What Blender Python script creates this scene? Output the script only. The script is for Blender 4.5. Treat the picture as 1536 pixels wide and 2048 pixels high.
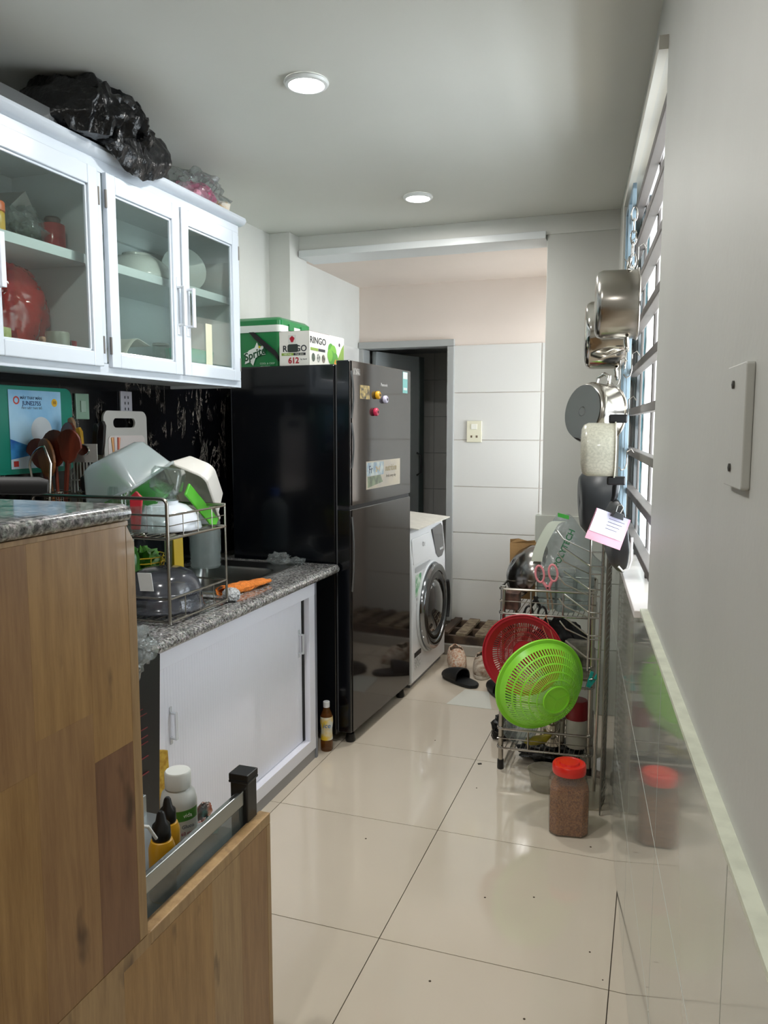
import bpy, math, random
from math import sin, cos, pi, radians, sqrt
from mathutils import Vector, Matrix, noise, Euler

for _o in list(bpy.data.objects): bpy.data.objects.remove(_o)
scn = bpy.context.scene
COL = scn.collection
R = radians

# ------------------------------------------------------------------ camera
cd = bpy.data.cameras.new('camera')
cam = bpy.data.objects.new('camera', cd); COL.objects.link(cam)
cam.location = (0, 0, 1.42)
cam.rotation_euler = (R(90 - 6.27), 0, R(19.15))
cd.sensor_fit = 'VERTICAL'; cd.sensor_height = 36.0; cd.sensor_width = 27.0
cd.lens = 36.0 * 1560 / 2048
cd.clip_start = 0.01
scn.camera = cam

# ------------------------------------------------------------------ world, lights, exposure
w = bpy.data.worlds.new('sky'); scn.world = w; w.use_nodes = True
bgn = w.node_tree.nodes['Background']
bgn.inputs[0].default_value = (0.86, 0.94, 1.0, 1)
bgn.inputs[1].default_value = 9.0
scn.view_settings.view_transform = 'Standard'
scn.view_settings.look = 'None'
scn.view_settings.exposure = 0.34
scn.view_settings.gamma = 1.0
scn.view_settings.use_curve_mapping = False
LAMP_W = 8.0        # each ceiling downlight
LAMP_COL = (1.0, 0.985, 0.95)

# ------------------------------------------------------------------ materials
def srgb(h):
    h = h.lstrip('#'); o = []
    for i in (0, 2, 4):
        c = int(h[i:i+2], 16) / 255
        o.append(c / 12.92 if c <= .04045 else ((c + .055) / 1.055) ** 2.4)
    return (o[0], o[1], o[2], 1)

_m = {}
def mat(name, col, rough=.5, metal=0, spec=.5, trans=0, coat=0, var=0, scale=20, bump=0, bscale=None, col2=None, emis=0, stretch=None, sub=0, aniso=0):
    if name in _m: return _m[name]
    m = bpy.data.materials.new(name); m.use_nodes = True; nt = m.node_tree; n = nt.nodes
    b = n['Principled BSDF']; c = srgb(col)
    b.inputs['Base Color'].default_value = c
    b.inputs['Roughness'].default_value = rough
    b.inputs['Metallic'].default_value = metal
    b.inputs['Specular IOR Level'].default_value = spec
    b.inputs['Transmission Weight'].default_value = trans
    b.inputs['Coat Weight'].default_value = coat
    b.inputs['Coat Roughness'].default_value = .06
    if sub:
        b.inputs['Subsurface Weight'].default_value = sub; b.inputs['Subsurface Radius'].default_value = (.02, .02, .02)
    tc = n.new('ShaderNodeTexCoord'); mp = n.new('ShaderNodeMapping')
    nt.links.new(tc.outputs['Object'], mp.inputs[0])
    if stretch: mp.inputs['Scale'].default_value = stretch
    no = n.new('ShaderNodeTexNoise'); no.inputs['Scale'].default_value = scale; no.inputs['Detail'].default_value = 4
    nt.links.new(mp.outputs[0], no.inputs['Vector'])
    if var or col2:
        mx = n.new('ShaderNodeMix'); mx.data_type = 'RGBA'
        c2 = srgb(col2) if col2 else tuple(max(0, x * (1 - var)) for x in c[:3]) + (1,)
        mx.inputs['A'].default_value = c; mx.inputs['B'].default_value = c2
        cr = n.new('ShaderNodeValToRGB'); cr.color_ramp.elements[0].position = .38; cr.color_ramp.elements[1].position = .64
        nt.links.new(no.outputs['Fac'], cr.inputs[0]); nt.links.new(cr.outputs[0], mx.inputs['Factor'])
        nt.links.new(mx.outputs['Result'], b.inputs['Base Color'])
    if bump:
        bp = n.new('ShaderNodeBump'); bp.inputs['Strength'].default_value = bump; bp.inputs['Distance'].default_value = .01
        n2 = n.new('ShaderNodeTexNoise'); n2.inputs['Scale'].default_value = bscale or scale; n2.inputs['Detail'].default_value = 3
        nt.links.new(mp.outputs[0], n2.inputs['Vector']); nt.links.new(n2.outputs['Fac'], bp.inputs['Height'])
        nt.links.new(bp.outputs[0], b.inputs['Normal'])
    if emis:
        b.inputs['Emission Color'].default_value = c; b.inputs['Emission Strength'].default_value = emis
    _m[name] = m; return m

def clear(name, tint='#ffffff', body=.12, bodycol='#dde3e3', rough=.05, bump=0, bscale=30, f=1.45):
    """thin clear plastic or glass: transparent + fresnel gloss + a little milky body"""
    if name in _m: return _m[name]
    m = bpy.data.materials.new(name); m.use_nodes = True; nt = m.node_tree; n = nt.nodes
    n.remove(n['Principled BSDF']); out = n['Material Output']
    tr = n.new('ShaderNodeBsdfTransparent'); tr.inputs[0].default_value = srgb(tint)
    df = n.new('ShaderNodeBsdfDiffuse'); df.inputs[0].default_value = srgb(bodycol)
    tl = n.new('ShaderNodeBsdfTranslucent'); tl.inputs[0].default_value = srgb(bodycol)
    gl = n.new('ShaderNodeBsdfGlossy'); gl.inputs['Roughness'].default_value = rough
    lw = n.new('ShaderNodeLayerWeight'); lw.inputs[0].default_value = .5
    pw = n.new('ShaderNodeMath'); pw.operation = 'POWER'; pw.inputs[1].default_value = 4.5; nt.links.new(lw.outputs['Facing'], pw.inputs[0])
    fr = n.new('ShaderNodeMath'); fr.operation = 'MULTIPLY_ADD'; fr.inputs[1].default_value = .9; fr.inputs[2].default_value = .045; nt.links.new(pw.outputs[0], fr.inputs[0])
    a = n.new('ShaderNodeMixShader'); a.inputs[0].default_value = .5
    nt.links.new(df.outputs[0], a.inputs[1]); nt.links.new(tl.outputs[0], a.inputs[2])
    b = n.new('ShaderNodeMixShader'); b.inputs[0].default_value = body
    nt.links.new(tr.outputs[0], b.inputs[1]); nt.links.new(a.outputs[0], b.inputs[2])
    c = n.new('ShaderNodeMixShader')
    nt.links.new(fr.outputs[0], c.inputs[0]); nt.links.new(b.outputs[0], c.inputs[1]); nt.links.new(gl.outputs[0], c.inputs[2])
    nt.links.new(c.outputs[0], out.inputs[0])
    if bump:
        bp = n.new('ShaderNodeBump'); bp.inputs['Strength'].default_value = bump; bp.inputs['Distance'].default_value = .01
        tc = n.new('ShaderNodeTexCoord'); n2 = n.new('ShaderNodeTexNoise'); n2.inputs['Scale'].default_value = bscale
        nt.links.new(tc.outputs['Object'], n2.inputs['Vector']); nt.links.new(n2.outputs['Fac'], bp.inputs['Height'])
        nt.links.new(bp.outputs[0], gl.inputs['Normal']); nt.links.new(bp.outputs[0], lw.inputs['Normal'])
    _m[name] = m; return m

def granite(name):
    m = mat(name, '#8a857c', rough=.14, coat=.4); nt = m.node_tree; n = nt.nodes; b = n['Principled BSDF']
    tc = n['Texture Coordinate']
    v = n.new('ShaderNodeTexVoronoi'); v.inputs['Scale'].default_value = 130
    ns = n.new('ShaderNodeTexNoise'); ns.inputs['Scale'].default_value = 120; ns.inputs['Detail'].default_value = 6; ns.inputs['Roughness'].default_value = .7
    nt.links.new(tc.outputs['Object'], v.inputs['Vector']); nt.links.new(tc.outputs['Object'], ns.inputs['Vector'])
    cr = n.new('ShaderNodeValToRGB'); e = cr.color_ramp.elements
    e[0].position = .36; e[0].color = srgb('#2a2826'); e[1].position = .66; e[1].color = srgb('#bdb5a6')
    k = e.new(.45); k.color = srgb('#605c55'); k = e.new(.54); k.color = srgb('#918a7e')
    nt.links.new(ns.outputs['Fac'], cr.inputs[0])
    mx = n.new('ShaderNodeMix'); mx.data_type = 'RGBA'; mx.blend_type = 'MULTIPLY'; mx.inputs['Factor'].default_value = .55
    nt.links.new(cr.outputs[0], mx.inputs['A']); nt.links.new(v.outputs['Color'], mx.inputs['B'])
    hs = n.new('ShaderNodeHueSaturation'); hs.inputs['Saturation'].default_value = .18; hs.inputs['Value'].default_value = 1.25
    nt.links.new(mx.outputs['Result'], hs.inputs['Color']); nt.links.new(hs.outputs[0], b.inputs['Base Color'])
    return m

def marble(name):
    m = mat(name, '#05060a', rough=.12); nt = m.node_tree; n = nt.nodes; b = n['Principled BSDF']
    tc = n['Texture Coordinate']; mp = n.new('ShaderNodeMapping'); mp.inputs['Scale'].default_value = (1, 3.0, 1.0)
    nt.links.new(tc.outputs['Object'], mp.inputs[0])
    ns = n.new('ShaderNodeTexNoise'); ns.inputs['Scale'].default_value = 4.5; ns.inputs['Detail'].default_value = 9; ns.inputs['Roughness'].default_value = .72
    ns.inputs['Distortion'].default_value = .6
    nt.links.new(mp.outputs[0], ns.inputs['Vector'])
    cr = n.new('ShaderNodeValToRGB'); e = cr.color_ramp.elements
    e[0].position = .492; e[0].color = (0, 0, 0, 1); e[1].position = .508; e[1].color = (0, 0, 0, 1)
    k = e.new(.5); k.color = (1, 1, 1, 1)
    nt.links.new(ns.outputs['Fac'], cr.inputs[0])
    n3 = n.new('ShaderNodeTexNoise'); n3.inputs['Scale'].default_value = 7; nt.links.new(tc.outputs['Object'], n3.inputs['Vector'])
    c3 = n.new('ShaderNodeValToRGB'); c3.color_ramp.elements[0].position = .5; c3.color_ramp.elements[1].position = .62
    nt.links.new(n3.outputs['Fac'], c3.inputs[0])
    mu = n.new('ShaderNodeMath'); mu.operation = 'MULTIPLY'; nt.links.new(cr.outputs[0], mu.inputs[0]); nt.links.new(c3.outputs[0], mu.inputs[1])
    mx = n.new('ShaderNodeMix'); mx.data_type = 'RGBA'; mx.inputs['A'].default_value = srgb('#07080c'); mx.inputs['B'].default_value = srgb('#c9bcae')
    nt.links.new(mu.outputs[0], mx.inputs['Factor']); nt.links.new(mx.outputs['Result'], b.inputs['Base Color'])
    return m

def wood(name, base, dark, seed=0):
    m = mat(name, base, rough=.42, coat=.12); nt = m.node_tree; n = nt.nodes; b = n['Principled BSDF']
    tc = n['Texture Coordinate']; mp = n.new('ShaderNodeMapping'); mp.inputs['Scale'].default_value = (14, 14, 1.3)
    mp.inputs['Location'].default_value = (seed * 3.1, seed * 1.7, seed)
    nt.links.new(tc.outputs['Object'], mp.inputs[0])
    a = n.new('ShaderNodeTexNoise'); a.inputs['Scale'].default_value = 1.6; a.inputs['Detail'].default_value = 5; a.inputs['Distortion'].default_value = 1.4
    g = n.new('ShaderNodeTexNoise'); g.inputs['Scale'].default_value = 9; g.inputs['Detail'].default_value = 6; g.inputs['Roughness'].default_value = .7
    nt.links.new(mp.outputs[0], a.inputs['Vector']); nt.links.new(mp.outputs[0], g.inputs['Vector'])
    cr = n.new('ShaderNodeValToRGB'); e = cr.color_ramp.elements
    e[0].position = .3; e[0].color = srgb(dark); e[1].position = .62; e[1].color = srgb(base)
    mul = n.new('ShaderNodeMath'); mul.operation = 'MULTIPLY_ADD'; mul.inputs[1].default_value = .45; nt.links.new(g.outputs['Fac'], mul.inputs[0])
    sc = n.new('ShaderNodeMath'); sc.operation = 'MULTIPLY'; sc.inputs[1].default_value = .55; nt.links.new(a.outputs['Fac'], sc.inputs[0])
    nt.links.new(sc.outputs[0], mul.inputs[2]); nt.links.new(mul.outputs[0], cr.inputs[0])
    # knots and gum streaks
    mk = n.new('ShaderNodeMapping'); mk.inputs['Scale'].default_value = (9, 9, 3.2); mk.inputs['Location'].default_value = (seed, seed * .7, seed * 2.3)
    nt.links.new(tc.outputs['Object'], mk.inputs[0])
    kn = n.new('ShaderNodeTexNoise'); kn.inputs['Scale'].default_value = 1.8; kn.inputs['Detail'].default_value = 3; nt.links.new(mk.outputs[0], kn.inputs['Vector'])
    kc = n.new('ShaderNodeValToRGB'); kc.color_ramp.elements[0].position = .65; kc.color_ramp.elements[1].position = .76
    nt.links.new(kn.outputs['Fac'], kc.inputs[0])
    mx = n.new('ShaderNodeMix'); mx.data_type = 'RGBA'; mx.inputs['B'].default_value = srgb('#4a2e16')
    nt.links.new(kc.outputs[0], mx.inputs['Factor']); nt.links.new(cr.outputs[0], mx.inputs['A'])
    nt.links.new(mx.outputs['Result'], b.inputs['Base Color'])
    return m

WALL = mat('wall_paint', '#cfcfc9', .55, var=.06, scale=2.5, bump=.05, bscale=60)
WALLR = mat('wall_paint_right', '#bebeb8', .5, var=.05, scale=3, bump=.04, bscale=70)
WARM = mat('wall_paint_warm', '#dccfc4', .6, var=.04, scale=2.5)
CEIL = mat('ceiling_paint', '#d6d6cf', .5, var=.03, scale=2)
FT = mat('floor_tile_glaze', '#d8ccba', .09, var=.06, scale=1.6, coat=.3)
GROUT = mat('floor_grout', '#5a5045', .8)
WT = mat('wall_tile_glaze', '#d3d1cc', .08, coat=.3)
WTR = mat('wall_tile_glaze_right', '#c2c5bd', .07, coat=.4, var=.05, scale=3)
WG = mat('wall_grout', '#a5a39d', .7)
WGL = mat('wall_grout_light', '#e6e3d6', .6)
WHITE = mat('white_enamel', '#cdd5de', .18, coat=.5)
WHITEB = mat('white_base_lit', '#eeeffa', .3, coat=.2)  # cabinet white raised for the base, its stronger light put into the colour
WHITE2 = mat('white_inside', '#d9dde0', .35)
ALU = mat('pale_aluminium', '#c3c9cc', .3, .7)
FRAMEG = mat('grey_door_frame', '#a9aaa8', .4, .3)
BARM = mat('window_bar_paint', '#57514e', .5)
BLUEF = mat('window_frame_blue_grey', '#8fa3b0', .35, .3)
BLK = mat('black_gloss', '#05070c', .18, coat=.3)
BLKP = mat('black_plastic', '#0c0c0e', .35)
BLKM = mat('black_matt', '#141416', .6)
FRD = mat('fridge_door_mirror', '#241f1d', .07, 0, spec=.5, coat=.15)
STEEL = mat('stainless_steel', '#b9b4ac', .22, 1, var=.12, scale=9)
STEELB = mat('polished_steel', '#cfcac2', .1, 1)
STEELD = mat('sink_steel', '#8f8f8c', .28, 1)
WIRE = mat('steel_wire', '#a9a49c', .25, 1)
CREAM = mat('cream_speckled_enamel', '#c2bfae', .3, coat=.4, col2='#aeab9b', scale=160)
PANM = mat('pan_grey_black', '#2b2d2f', .38)
GREENC = mat('cooler_green', '#0a7a3e', .3, coat=.2)
CARD = mat('white_box_card', '#dcdbd3', .5)
LIME = mat('lime_plastic', '#97e83c', .35, sub=.15)
RED = mat('red_plastic', '#d8271f', .3)
DRED = mat('dark_red_plastic', '#b41f30', .32)
BROWN = mat('kraft_paper', '#b08a5a', .7, var=.15, scale=12, bump=.3, bscale=30)
GRAN = granite('granite'); MARB = marble('black_marble')
W1 = wood('wood_honey', '#b58d58', '#8d6536', 1); W2 = wood('wood_tan', '#a98256', '#855d38', 4)
W3 = wood('wood_red_brown', '#8c6344', '#6a452c', 7); W4 = wood('wood_pale', '#b79669', '#93714a', 9)
SPOON = wood('spoon_wood', '#8a5a30', '#5f3518', 3); SPOONR = wood('spoon_red_wood', '#6e2a16', '#431509', 5)
GLASS = clear('cabinet_glass', '#edf3f0', .03, '#b9c4c0', .02)
CLR = clear('clear_plastic', '#eef2f2', .14, '#d8dedd', .08)
CLRB = clear('crinkled_clear_bag', '#e6eaea', .22, '#cfd4d4', .12, bump=.9, bscale=40)
MILK = clear('milky_tub_plastic', '#eef3f4', .38, '#dfe8ea', .2)
GREYL = clear('smoky_lid_plastic', '#c6c8d0', .34, '#8f929a', .15)
GLS = clear('drinking_glass', '#f2f6f5', .06, '#d5dcda', .02, f=1.5)

# ------------------------------------------------------------------ mesh helper
class MB:
    def __init__(s): s.v = []; s.f = []
    def add(s, vs, fs, M=None):
        b = len(s.v)
        s.v += [tuple(M @ Vector(p)) if M else tuple(p) for p in vs]
        s.f += [tuple(i + b for i in f) for f in fs]; return s
    def box(s, x0, x1, y0, y1, z0, z1, M=None):
        vs = [(x, y, z) for x in (x0, x1) for y in (y0, y1) for z in (z0, z1)]
        return s.add(vs, [(0,1,3,2), (4,6,7,5), (0,4,5,1), (2,3,7,6), (0,2,6,4), (1,5,7,3)], M)
    def prism(s, pts, h0, h1, ax='z', M=None):
        n = len(pts)
        def P(a, b, h): return {'z': (a, b, h), 'x': (h, a, b), 'y': (a, h, b)}[ax]
        vs = [P(a, b, h0) for a, b in pts] + [P(a, b, h1) for a, b in pts]
        fs = [tuple(range(n))[::-1], tuple(range(n, 2*n))] + [(i, (i+1) % n, n + (i+1) % n, n + i) for i in range(n)]
        return s.add(vs, fs, M)
    def lathe(s, prof, n=32, M=None, a0=0, a1=2*pi):
        vs = []; fs = []; k = len(prof)
        full = abs(a1 - a0 - 2*pi) < 1e-6; m = n if full else n + 1
        for i in range(m):
            a = a0 + (a1 - a0) * i / n
            for r, z in prof: vs.append((max(r, 1e-5) * cos(a), max(r, 1e-5) * sin(a), z))
        for i in range(n):
            j = (i + 1) % m
            for q in range(k - 1): fs.append((i*k+q, j*k+q, j*k+q+1, i*k+q+1))
        return s.add(vs, fs, M)
    def tube(s, pts, r=.003, n=8, closed=False, M=None):
        pts = [Vector(p) for p in pts]; L = len(pts); vs = []; fs = []
        up = None
        for i, p in enumerate(pts):
            if closed: t = pts[(i+1) % L] - pts[i-1]
            else: t = pts[min(i+1, L-1)] - pts[max(i-1, 0)]
            if t.length < 1e-9: t = Vector((0, 0, 1))
            t.normalize()
            if up is None: up = Vector((0, 0, 1)) if abs(t.z) < .9 else Vector((1, 0, 0))
            u = up - t * up.dot(t)
            if u.length < 1e-4: u = t.orthogonal()
            u.normalize(); up = u; vv = t.cross(u)
            rr = r[i] if isinstance(r, (list, tuple)) else r
            for k in range(n):
                a = 2*pi*k/n; vs.append(p + u*cos(a)*rr + vv*sin(a)*rr)
        m = L if closed else L - 1
        for i in range(m):
            j = (i+1) % L
            for k in range(n): fs.append((i*n+k, i*n+(k+1) % n, j*n+(k+1) % n, j*n+k))
        if not closed: fs.append(tuple(range(n))[::-1]); fs.append(tuple(range((L-1)*n, L*n)))
        return s.add(vs, fs, M)
    def grid(s, nx, ny, fn, M=None):
        vs = [fn(i / nx, j / ny) for i in range(nx+1) for j in range(ny+1)]
        fs = [(i*(ny+1)+j, (i+1)*(ny+1)+j, (i+1)*(ny+1)+j+1, i*(ny+1)+j+1) for i in range(nx) for j in range(ny)]
        return s.add(vs, fs, M)
    def blob(s, c, rad, seed=0, amp=.2, sc=3, n=40, fold=0, fsc=8, M=None, base=None):
        vs = []; fs = []; m = n // 2; C = Vector(c)
        for i in range(m + 1):
            th = pi * i / m
            for j in range(n):
                ph = 2*pi*j/n
                d = Vector((sin(th)*cos(ph), sin(th)*sin(ph), cos(th)))
                q = d * sc + Vector((seed*7.1, seed*3.3, seed))
                k = 1 + amp * noise.noise(q)*2
                if fold: k += fold * (abs(noise.noise(d*fsc + Vector((seed, 0, seed*2)))) * -2 + .5)
                p = C + Vector((d.x*rad[0], d.y*rad[1], d.z*rad[2])) * k
                if base is not None and p.z < base: p.z = base + .002*noise.noise(d*20)
                vs.append(p)
        for i in range(m):
            for j in range(n): fs.append((i*n+j, (i+1)*n+j, (i+1)*n+(j+1) % n, i*n+(j+1) % n))
        return s.add(vs, fs, M)
    def mesh(s, name, m=None, smooth=False):
        me = bpy.data.meshes.new(name); me.from_pydata(s.v, [], s.f); me.update()
        import bmesh
        bm = bmesh.new(); bm.from_mesh(me)
        if smooth: bmesh.ops.remove_doubles(bm, verts=bm.verts, dist=1e-5)
        bmesh.ops.recalc_face_normals(bm, faces=bm.faces); bm.to_mesh(me); bm.free()
        if m: me.materials.append(m)
        if smooth:
            for p in me.polygons: p.use_smooth = True
        return me
    def build(s, name, m, parent=None, smooth=False, bevel=0, solid=0, label=None, loc=None, rot=None, auto=False, seg=2):
        o = bpy.data.objects.new(name, s.mesh(name, m, smooth)); COL.objects.link(o)
        if parent: o.parent = parent
        if loc: o.location = loc
        if rot: o.rotation_euler = rot
        if solid:
            md = o.modifiers.new('thickness', 'SOLIDIFY'); md.thickness = solid; md.offset = 0
        if bevel:
            md = o.modifiers.new('bevel', 'BEVEL'); md.width = bevel; md.segments = seg; md.limit_method = 'ANGLE'; md.angle_limit = R(40)
        if smooth and not auto:
            try:
                me = o.data
                me.set_sharp_from_angle(angle=R(42))
            except Exception: pass
        if label: o['label'] = label
        return o

def T(name, label, cat, loc=(0, 0, 0), rz=0, group=None, rot=None):
    o = bpy.data.objects.new(name, None); COL.objects.link(o); o.empty_display_size = .05
    o.location = loc; o.rotation_euler = rot or (0, 0, rz)
    o['label'] = label; o['category'] = cat
    if group: o['group'] = group
    return o
def tag(o, label, cat, group=None):
    o['label'] = label; o['category'] = cat
    if group: o['group'] = group
    return o
def struct(o, label=None):
    o['kind'] = 'structure'
    if label: o['label'] = label
    return o
def sempty(name, loc=(0, 0, 0), rz=0):
    o = bpy.data.objects.new(name, None); COL.objects.link(o); o.location = loc; o.rotation_euler = (0, 0, rz); o['kind'] = 'structure'; return o
def stuff(o): o['kind'] = 'stuff'; return o

def Mt(loc=(0, 0, 0), rot=(0, 0, 0), sc=(1, 1, 1)):
    return Matrix.Translation(loc) @ Euler(rot).to_matrix().to_4x4() @ Matrix.Diagonal((*sc, 1))

def text(body, size, m, parent, loc, rot, name='lettering', ext=.0004, sx=1, bold=0, shear=0, align='CENTER'):
    cu = bpy.data.curves.new(name, 'FONT'); cu.body = body; cu.size = size; cu.extrude = ext; cu.align_x = align; cu.align_y = 'CENTER'
    cu.offset = bold; cu.shear = shear; cu.resolution_u = 3
    t = bpy.data.objects.new('tmp', cu); COL.objects.link(t)
    dg = bpy.context.evaluated_depsgraph_get(); dg.update()
    me = bpy.data.meshes.new_from_object(t.evaluated_get(dg)); bpy.data.objects.remove(t)
    me.materials.clear(); me.materials.append(m)
    o = bpy.data.objects.new(name, me); COL.objects.link(o); o.parent = parent
    o.location = loc; o.rotation_euler = rot; o.scale = (sx, 1, 1)
    return o

RX = (pi/2, 0, pi/2)      # text lying on a face that looks to +x
RY = (pi/2, 0, 0)         # text lying on a face that looks to -y
def ink(h): return mat('ink_' + h.strip('#'), h, .45)

# ------------------------------------------------------------------ wall frame of the slanted right wall
WA = R(5.4); WD = .175
def wp(s, d, z=0): return (cos(WA)*d - sin(WA)*s, sin(WA)*d + cos(WA)*s, z)
XL = -1.95; HC = 2.42

# ================================================================== SETTING
# ---- floor
fl = sempty('floor')
MB().box(-3.2, 2.0, -2.0, 6.6, -.12, -.004).build('slab', GROUT, fl)
ts = .617
tm = {}
for i in range(-3, 3):
    for j in range(-6, 5):
        x0 = -.68 + i*ts; x1 = x0 + ts; y0 = 1.917 + j*.62; y1 = y0 + .62
        x0c = max(x0, XL); 
        if x1 - x0c < .02: continue
        key = round(x1 - x0c, 3)
        if key not in tm:
            tm[key] = MB().box(.0014, key - .0014, .0014, .62 - .0014, -.01, 0).mesh('tile', FT)
        o = bpy.data.objects.new('tile', tm[key]); COL.objects.link(o); o.parent = fl; o.location = (x0c, y0, 0)
# pale dirt chips on the floor
rnd = random.Random(5)
mb = MB()
for x, y in [(-.62,2.9),(-.44,2.2),(-.3,2.25),(-.9,2.4),(-.25,1.75),(-.5,1.8),(-.08,1.95),(-.12,2.05),(-.16,2.6),(-.9,3.3),(-.6,1.6),(-.2,1.62)]:
    r = .002 + .002*rnd.random(); mb.lathe([(0, .0015), (r*.7, .001), (r, 0)], 6, Mt((x, y, .0002)))
stuff(mb.build('crumb', mat('crumbs', '#4a3c2c', .8), fl))
mb = MB(); mb.box(-.008, .008, -.004, .004, 0, .003)
tag(mb.build('leaf_scrap', mat('scrap', '#241d18', .8), None, loc=(-.655, 3.12, 0), rot=(0, 0, .5)), 'tiny dark scrap on the floor tile joint left of the steel rack', 'scrap')

# ---- left wall
wl = sempty('wall_left')
MB().box(XL-.15, XL, -1.6, 5.25, 0, 2.6).build('plaster', WALL, wl)
MB().box(XL-.149, XL+.12, 3.78, 3.99, 0, HC).build('pillar', WALL, wl, bevel=.003)
MB().box(XL, XL+.018, .6, 3.775, .82, 1.60).build('marble_backsplash', MARB, wl)
# tiles of the back room left wall
def tiles(parent, mesh_fn, x0, x1, tw, zs, place, m, gap=.0012, name='tile', thick=.008):
    c = {}
    a = x0
    while a < x1 - .01:
        b = min(a + tw, x1)
        for z0, z1 in zip(zs[:-1], zs[1:]):
            k = (round(b-a, 3), round(z1-z0, 3))
            if k not in c: c[k] = mesh_fn(k[0]-gap*2, k[1]-gap*2, thick)
            o = bpy.data.objects.new(name, c[k]); COL.objects.link(o); o.parent = parent
            o.location, o.rotation_euler = place(a + gap, z0 + gap)
            if not c[k].materials: c[k].materials.append(m)
        a = b
def tmesh(w_, h_, t_):   # lies in x (w), z (h); faces -y
    b = .0015
    return MB().add([(0, 0, 0), (w_, 0, 0), (w_, 0, h_), (0, 0, h_), (b, -t_, b), (w_-b, -t_, b), (w_-b, -t_, h_-b), (b, -t_, h_-b)],
                    [(0, 1, 5, 4), (1, 2, 6, 5), (2, 3, 7, 6), (3, 0, 4, 7), (4, 5, 6, 7), (3, 2, 1, 0)]).mesh('tile')
ZT = [.1, .39, .71, 1.02, 1.33, 1.64, 1.95]
tiles(wl, tmesh, 0, 1.08, .54, ZT, lambda a, z: ((XL, 3.995 + a, z), (0, 0, pi/2)), WT)

# ---- far wall with a doorway
YF = 5.1
wf = sempty('wall_far')
MB().box(-1.29, .4, YF, YF+.12, 0, 2.5).box(-2.4, XL, YF+.01, YF+.12, 0, 2.5).box(XL-.1, -1.29, YF, YF+.12, 1.955, 2.5).build('plaster', WARM, wf)
tiles(wf, tmesh, -1.285, .25, .58, ZT, lambda a, z: ((a, YF, z), (0, 0, 0)), WT)
# platform under the pallet
struct(MB().box(-1.6, -.2, 4.62, YF, 0, .066).build('trim_1', mat('platform_render', '#b1aca3', .6, var=.12, scale=6), None, bevel=.004), None)
# door frame and door
d1 = sempty('door_1')
MB().box(-1.32, -1.275, YF-.03, YF+.1, .1, 1.944).box(XL+.005, -1.275, YF-.03, YF+.1, 1.945, 1.99).box(XL+.005, XL+.04, YF-.03, YF+.1, .1, 1.944).build('door_frame', FRAMEG, d1, bevel=.003)
leaf = MB().box(0, .56, -.018, .018, .1, 1.94).build('door_leaf', mat('door_leaf_grey', '#9fa3a2', .35, .2), d1, bevel=.002, loc=(-1.885, 5.22, 0), rot=(0, 0, R(73)))
mb = MB().box(.54, .60, -.026, .026, .1, 1.94)
mb.build('door_stile', mat('door_stile_dark', '#4c5552', .35, .4), leaf, bevel=.002)
mb = MB().tube([(.5, -.03, 1.05), (.5, -.065, 1.07), (.5, -.065, 1.2), (.5, -.03, 1.22)], .008)
mb.build('door_handle', BLKP, leaf, smooth=True)
# little room behind
br = sempty('wall_bathroom')
DT = mat('bathroom_wall', '#aeb0ae', .5)
MB().box(-2.4, -.9, 6.3, 6.4, 0, 2.1).box(-1.18, -1.08, YF+.12, 6.3, 0, 2.1).box(-2.4, -2.3, YF+.12, 6.3, 0, 2.1).build('plaster', DT, br)
tiles(br, tmesh, -2.3, -1.19, .555, [0, .29, .6, .9, 1.2, 1.5, 1.8, 2.02], lambda a, z: ((a, 6.3, z), (0, 0, 0)), WT)
struct(MB().box(-2.4, -.9, YF+.121, 6.4, 2.03, 2.1).build('ceiling_bathroom', DT))

# ---- opening between kitchen and back room: beam, pier
wo = sempty('wall_opening')
MB().box(XL+.12, -.1, 3.89, 4.09, 2.33, HC).build('beam', WALL, wo, bevel=.002)
MB().box(-1.825, -.53, 3.872, 4.07, 2.31, 2.345).build('sliding_track', mat('track_white', '#d5d8d8', .35), wo, bevel=.002)
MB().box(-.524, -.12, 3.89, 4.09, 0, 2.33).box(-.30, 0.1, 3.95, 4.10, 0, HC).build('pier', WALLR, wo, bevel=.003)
tiles(wo, tmesh, -.552, -.12, .43, [0, .33, .66, .985], lambda a, z: ((a, 3.875, z), (0, 0, 0)), WTR)
MB().box(-.552, -.2, 3.8755, 3.889, 0, .98).build('tile_bed', WGL, wo)
MB().box(-.552, -.525, 3.89, 4.09, 0, .985).build('tile_return', WTR, wo)

# ---- ceilings
struct(MB().box(XL-.15, 1.6, -1.6, 4.0, HC, HC+.1).build('ceiling', CEIL))
struct(MB().box(XL-.15, 1.6, 4.0, YF+.1, 2.36, 2.56).build('ceiling_back_room', WARM))

# ---- slanted right wall with the window
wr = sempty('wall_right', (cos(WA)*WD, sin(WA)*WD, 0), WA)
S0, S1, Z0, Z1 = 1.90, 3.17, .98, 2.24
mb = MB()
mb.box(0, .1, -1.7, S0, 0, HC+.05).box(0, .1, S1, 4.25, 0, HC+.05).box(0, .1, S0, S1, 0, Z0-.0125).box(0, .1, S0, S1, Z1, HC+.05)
mb.build('plaster', WALLR, wr)
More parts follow.
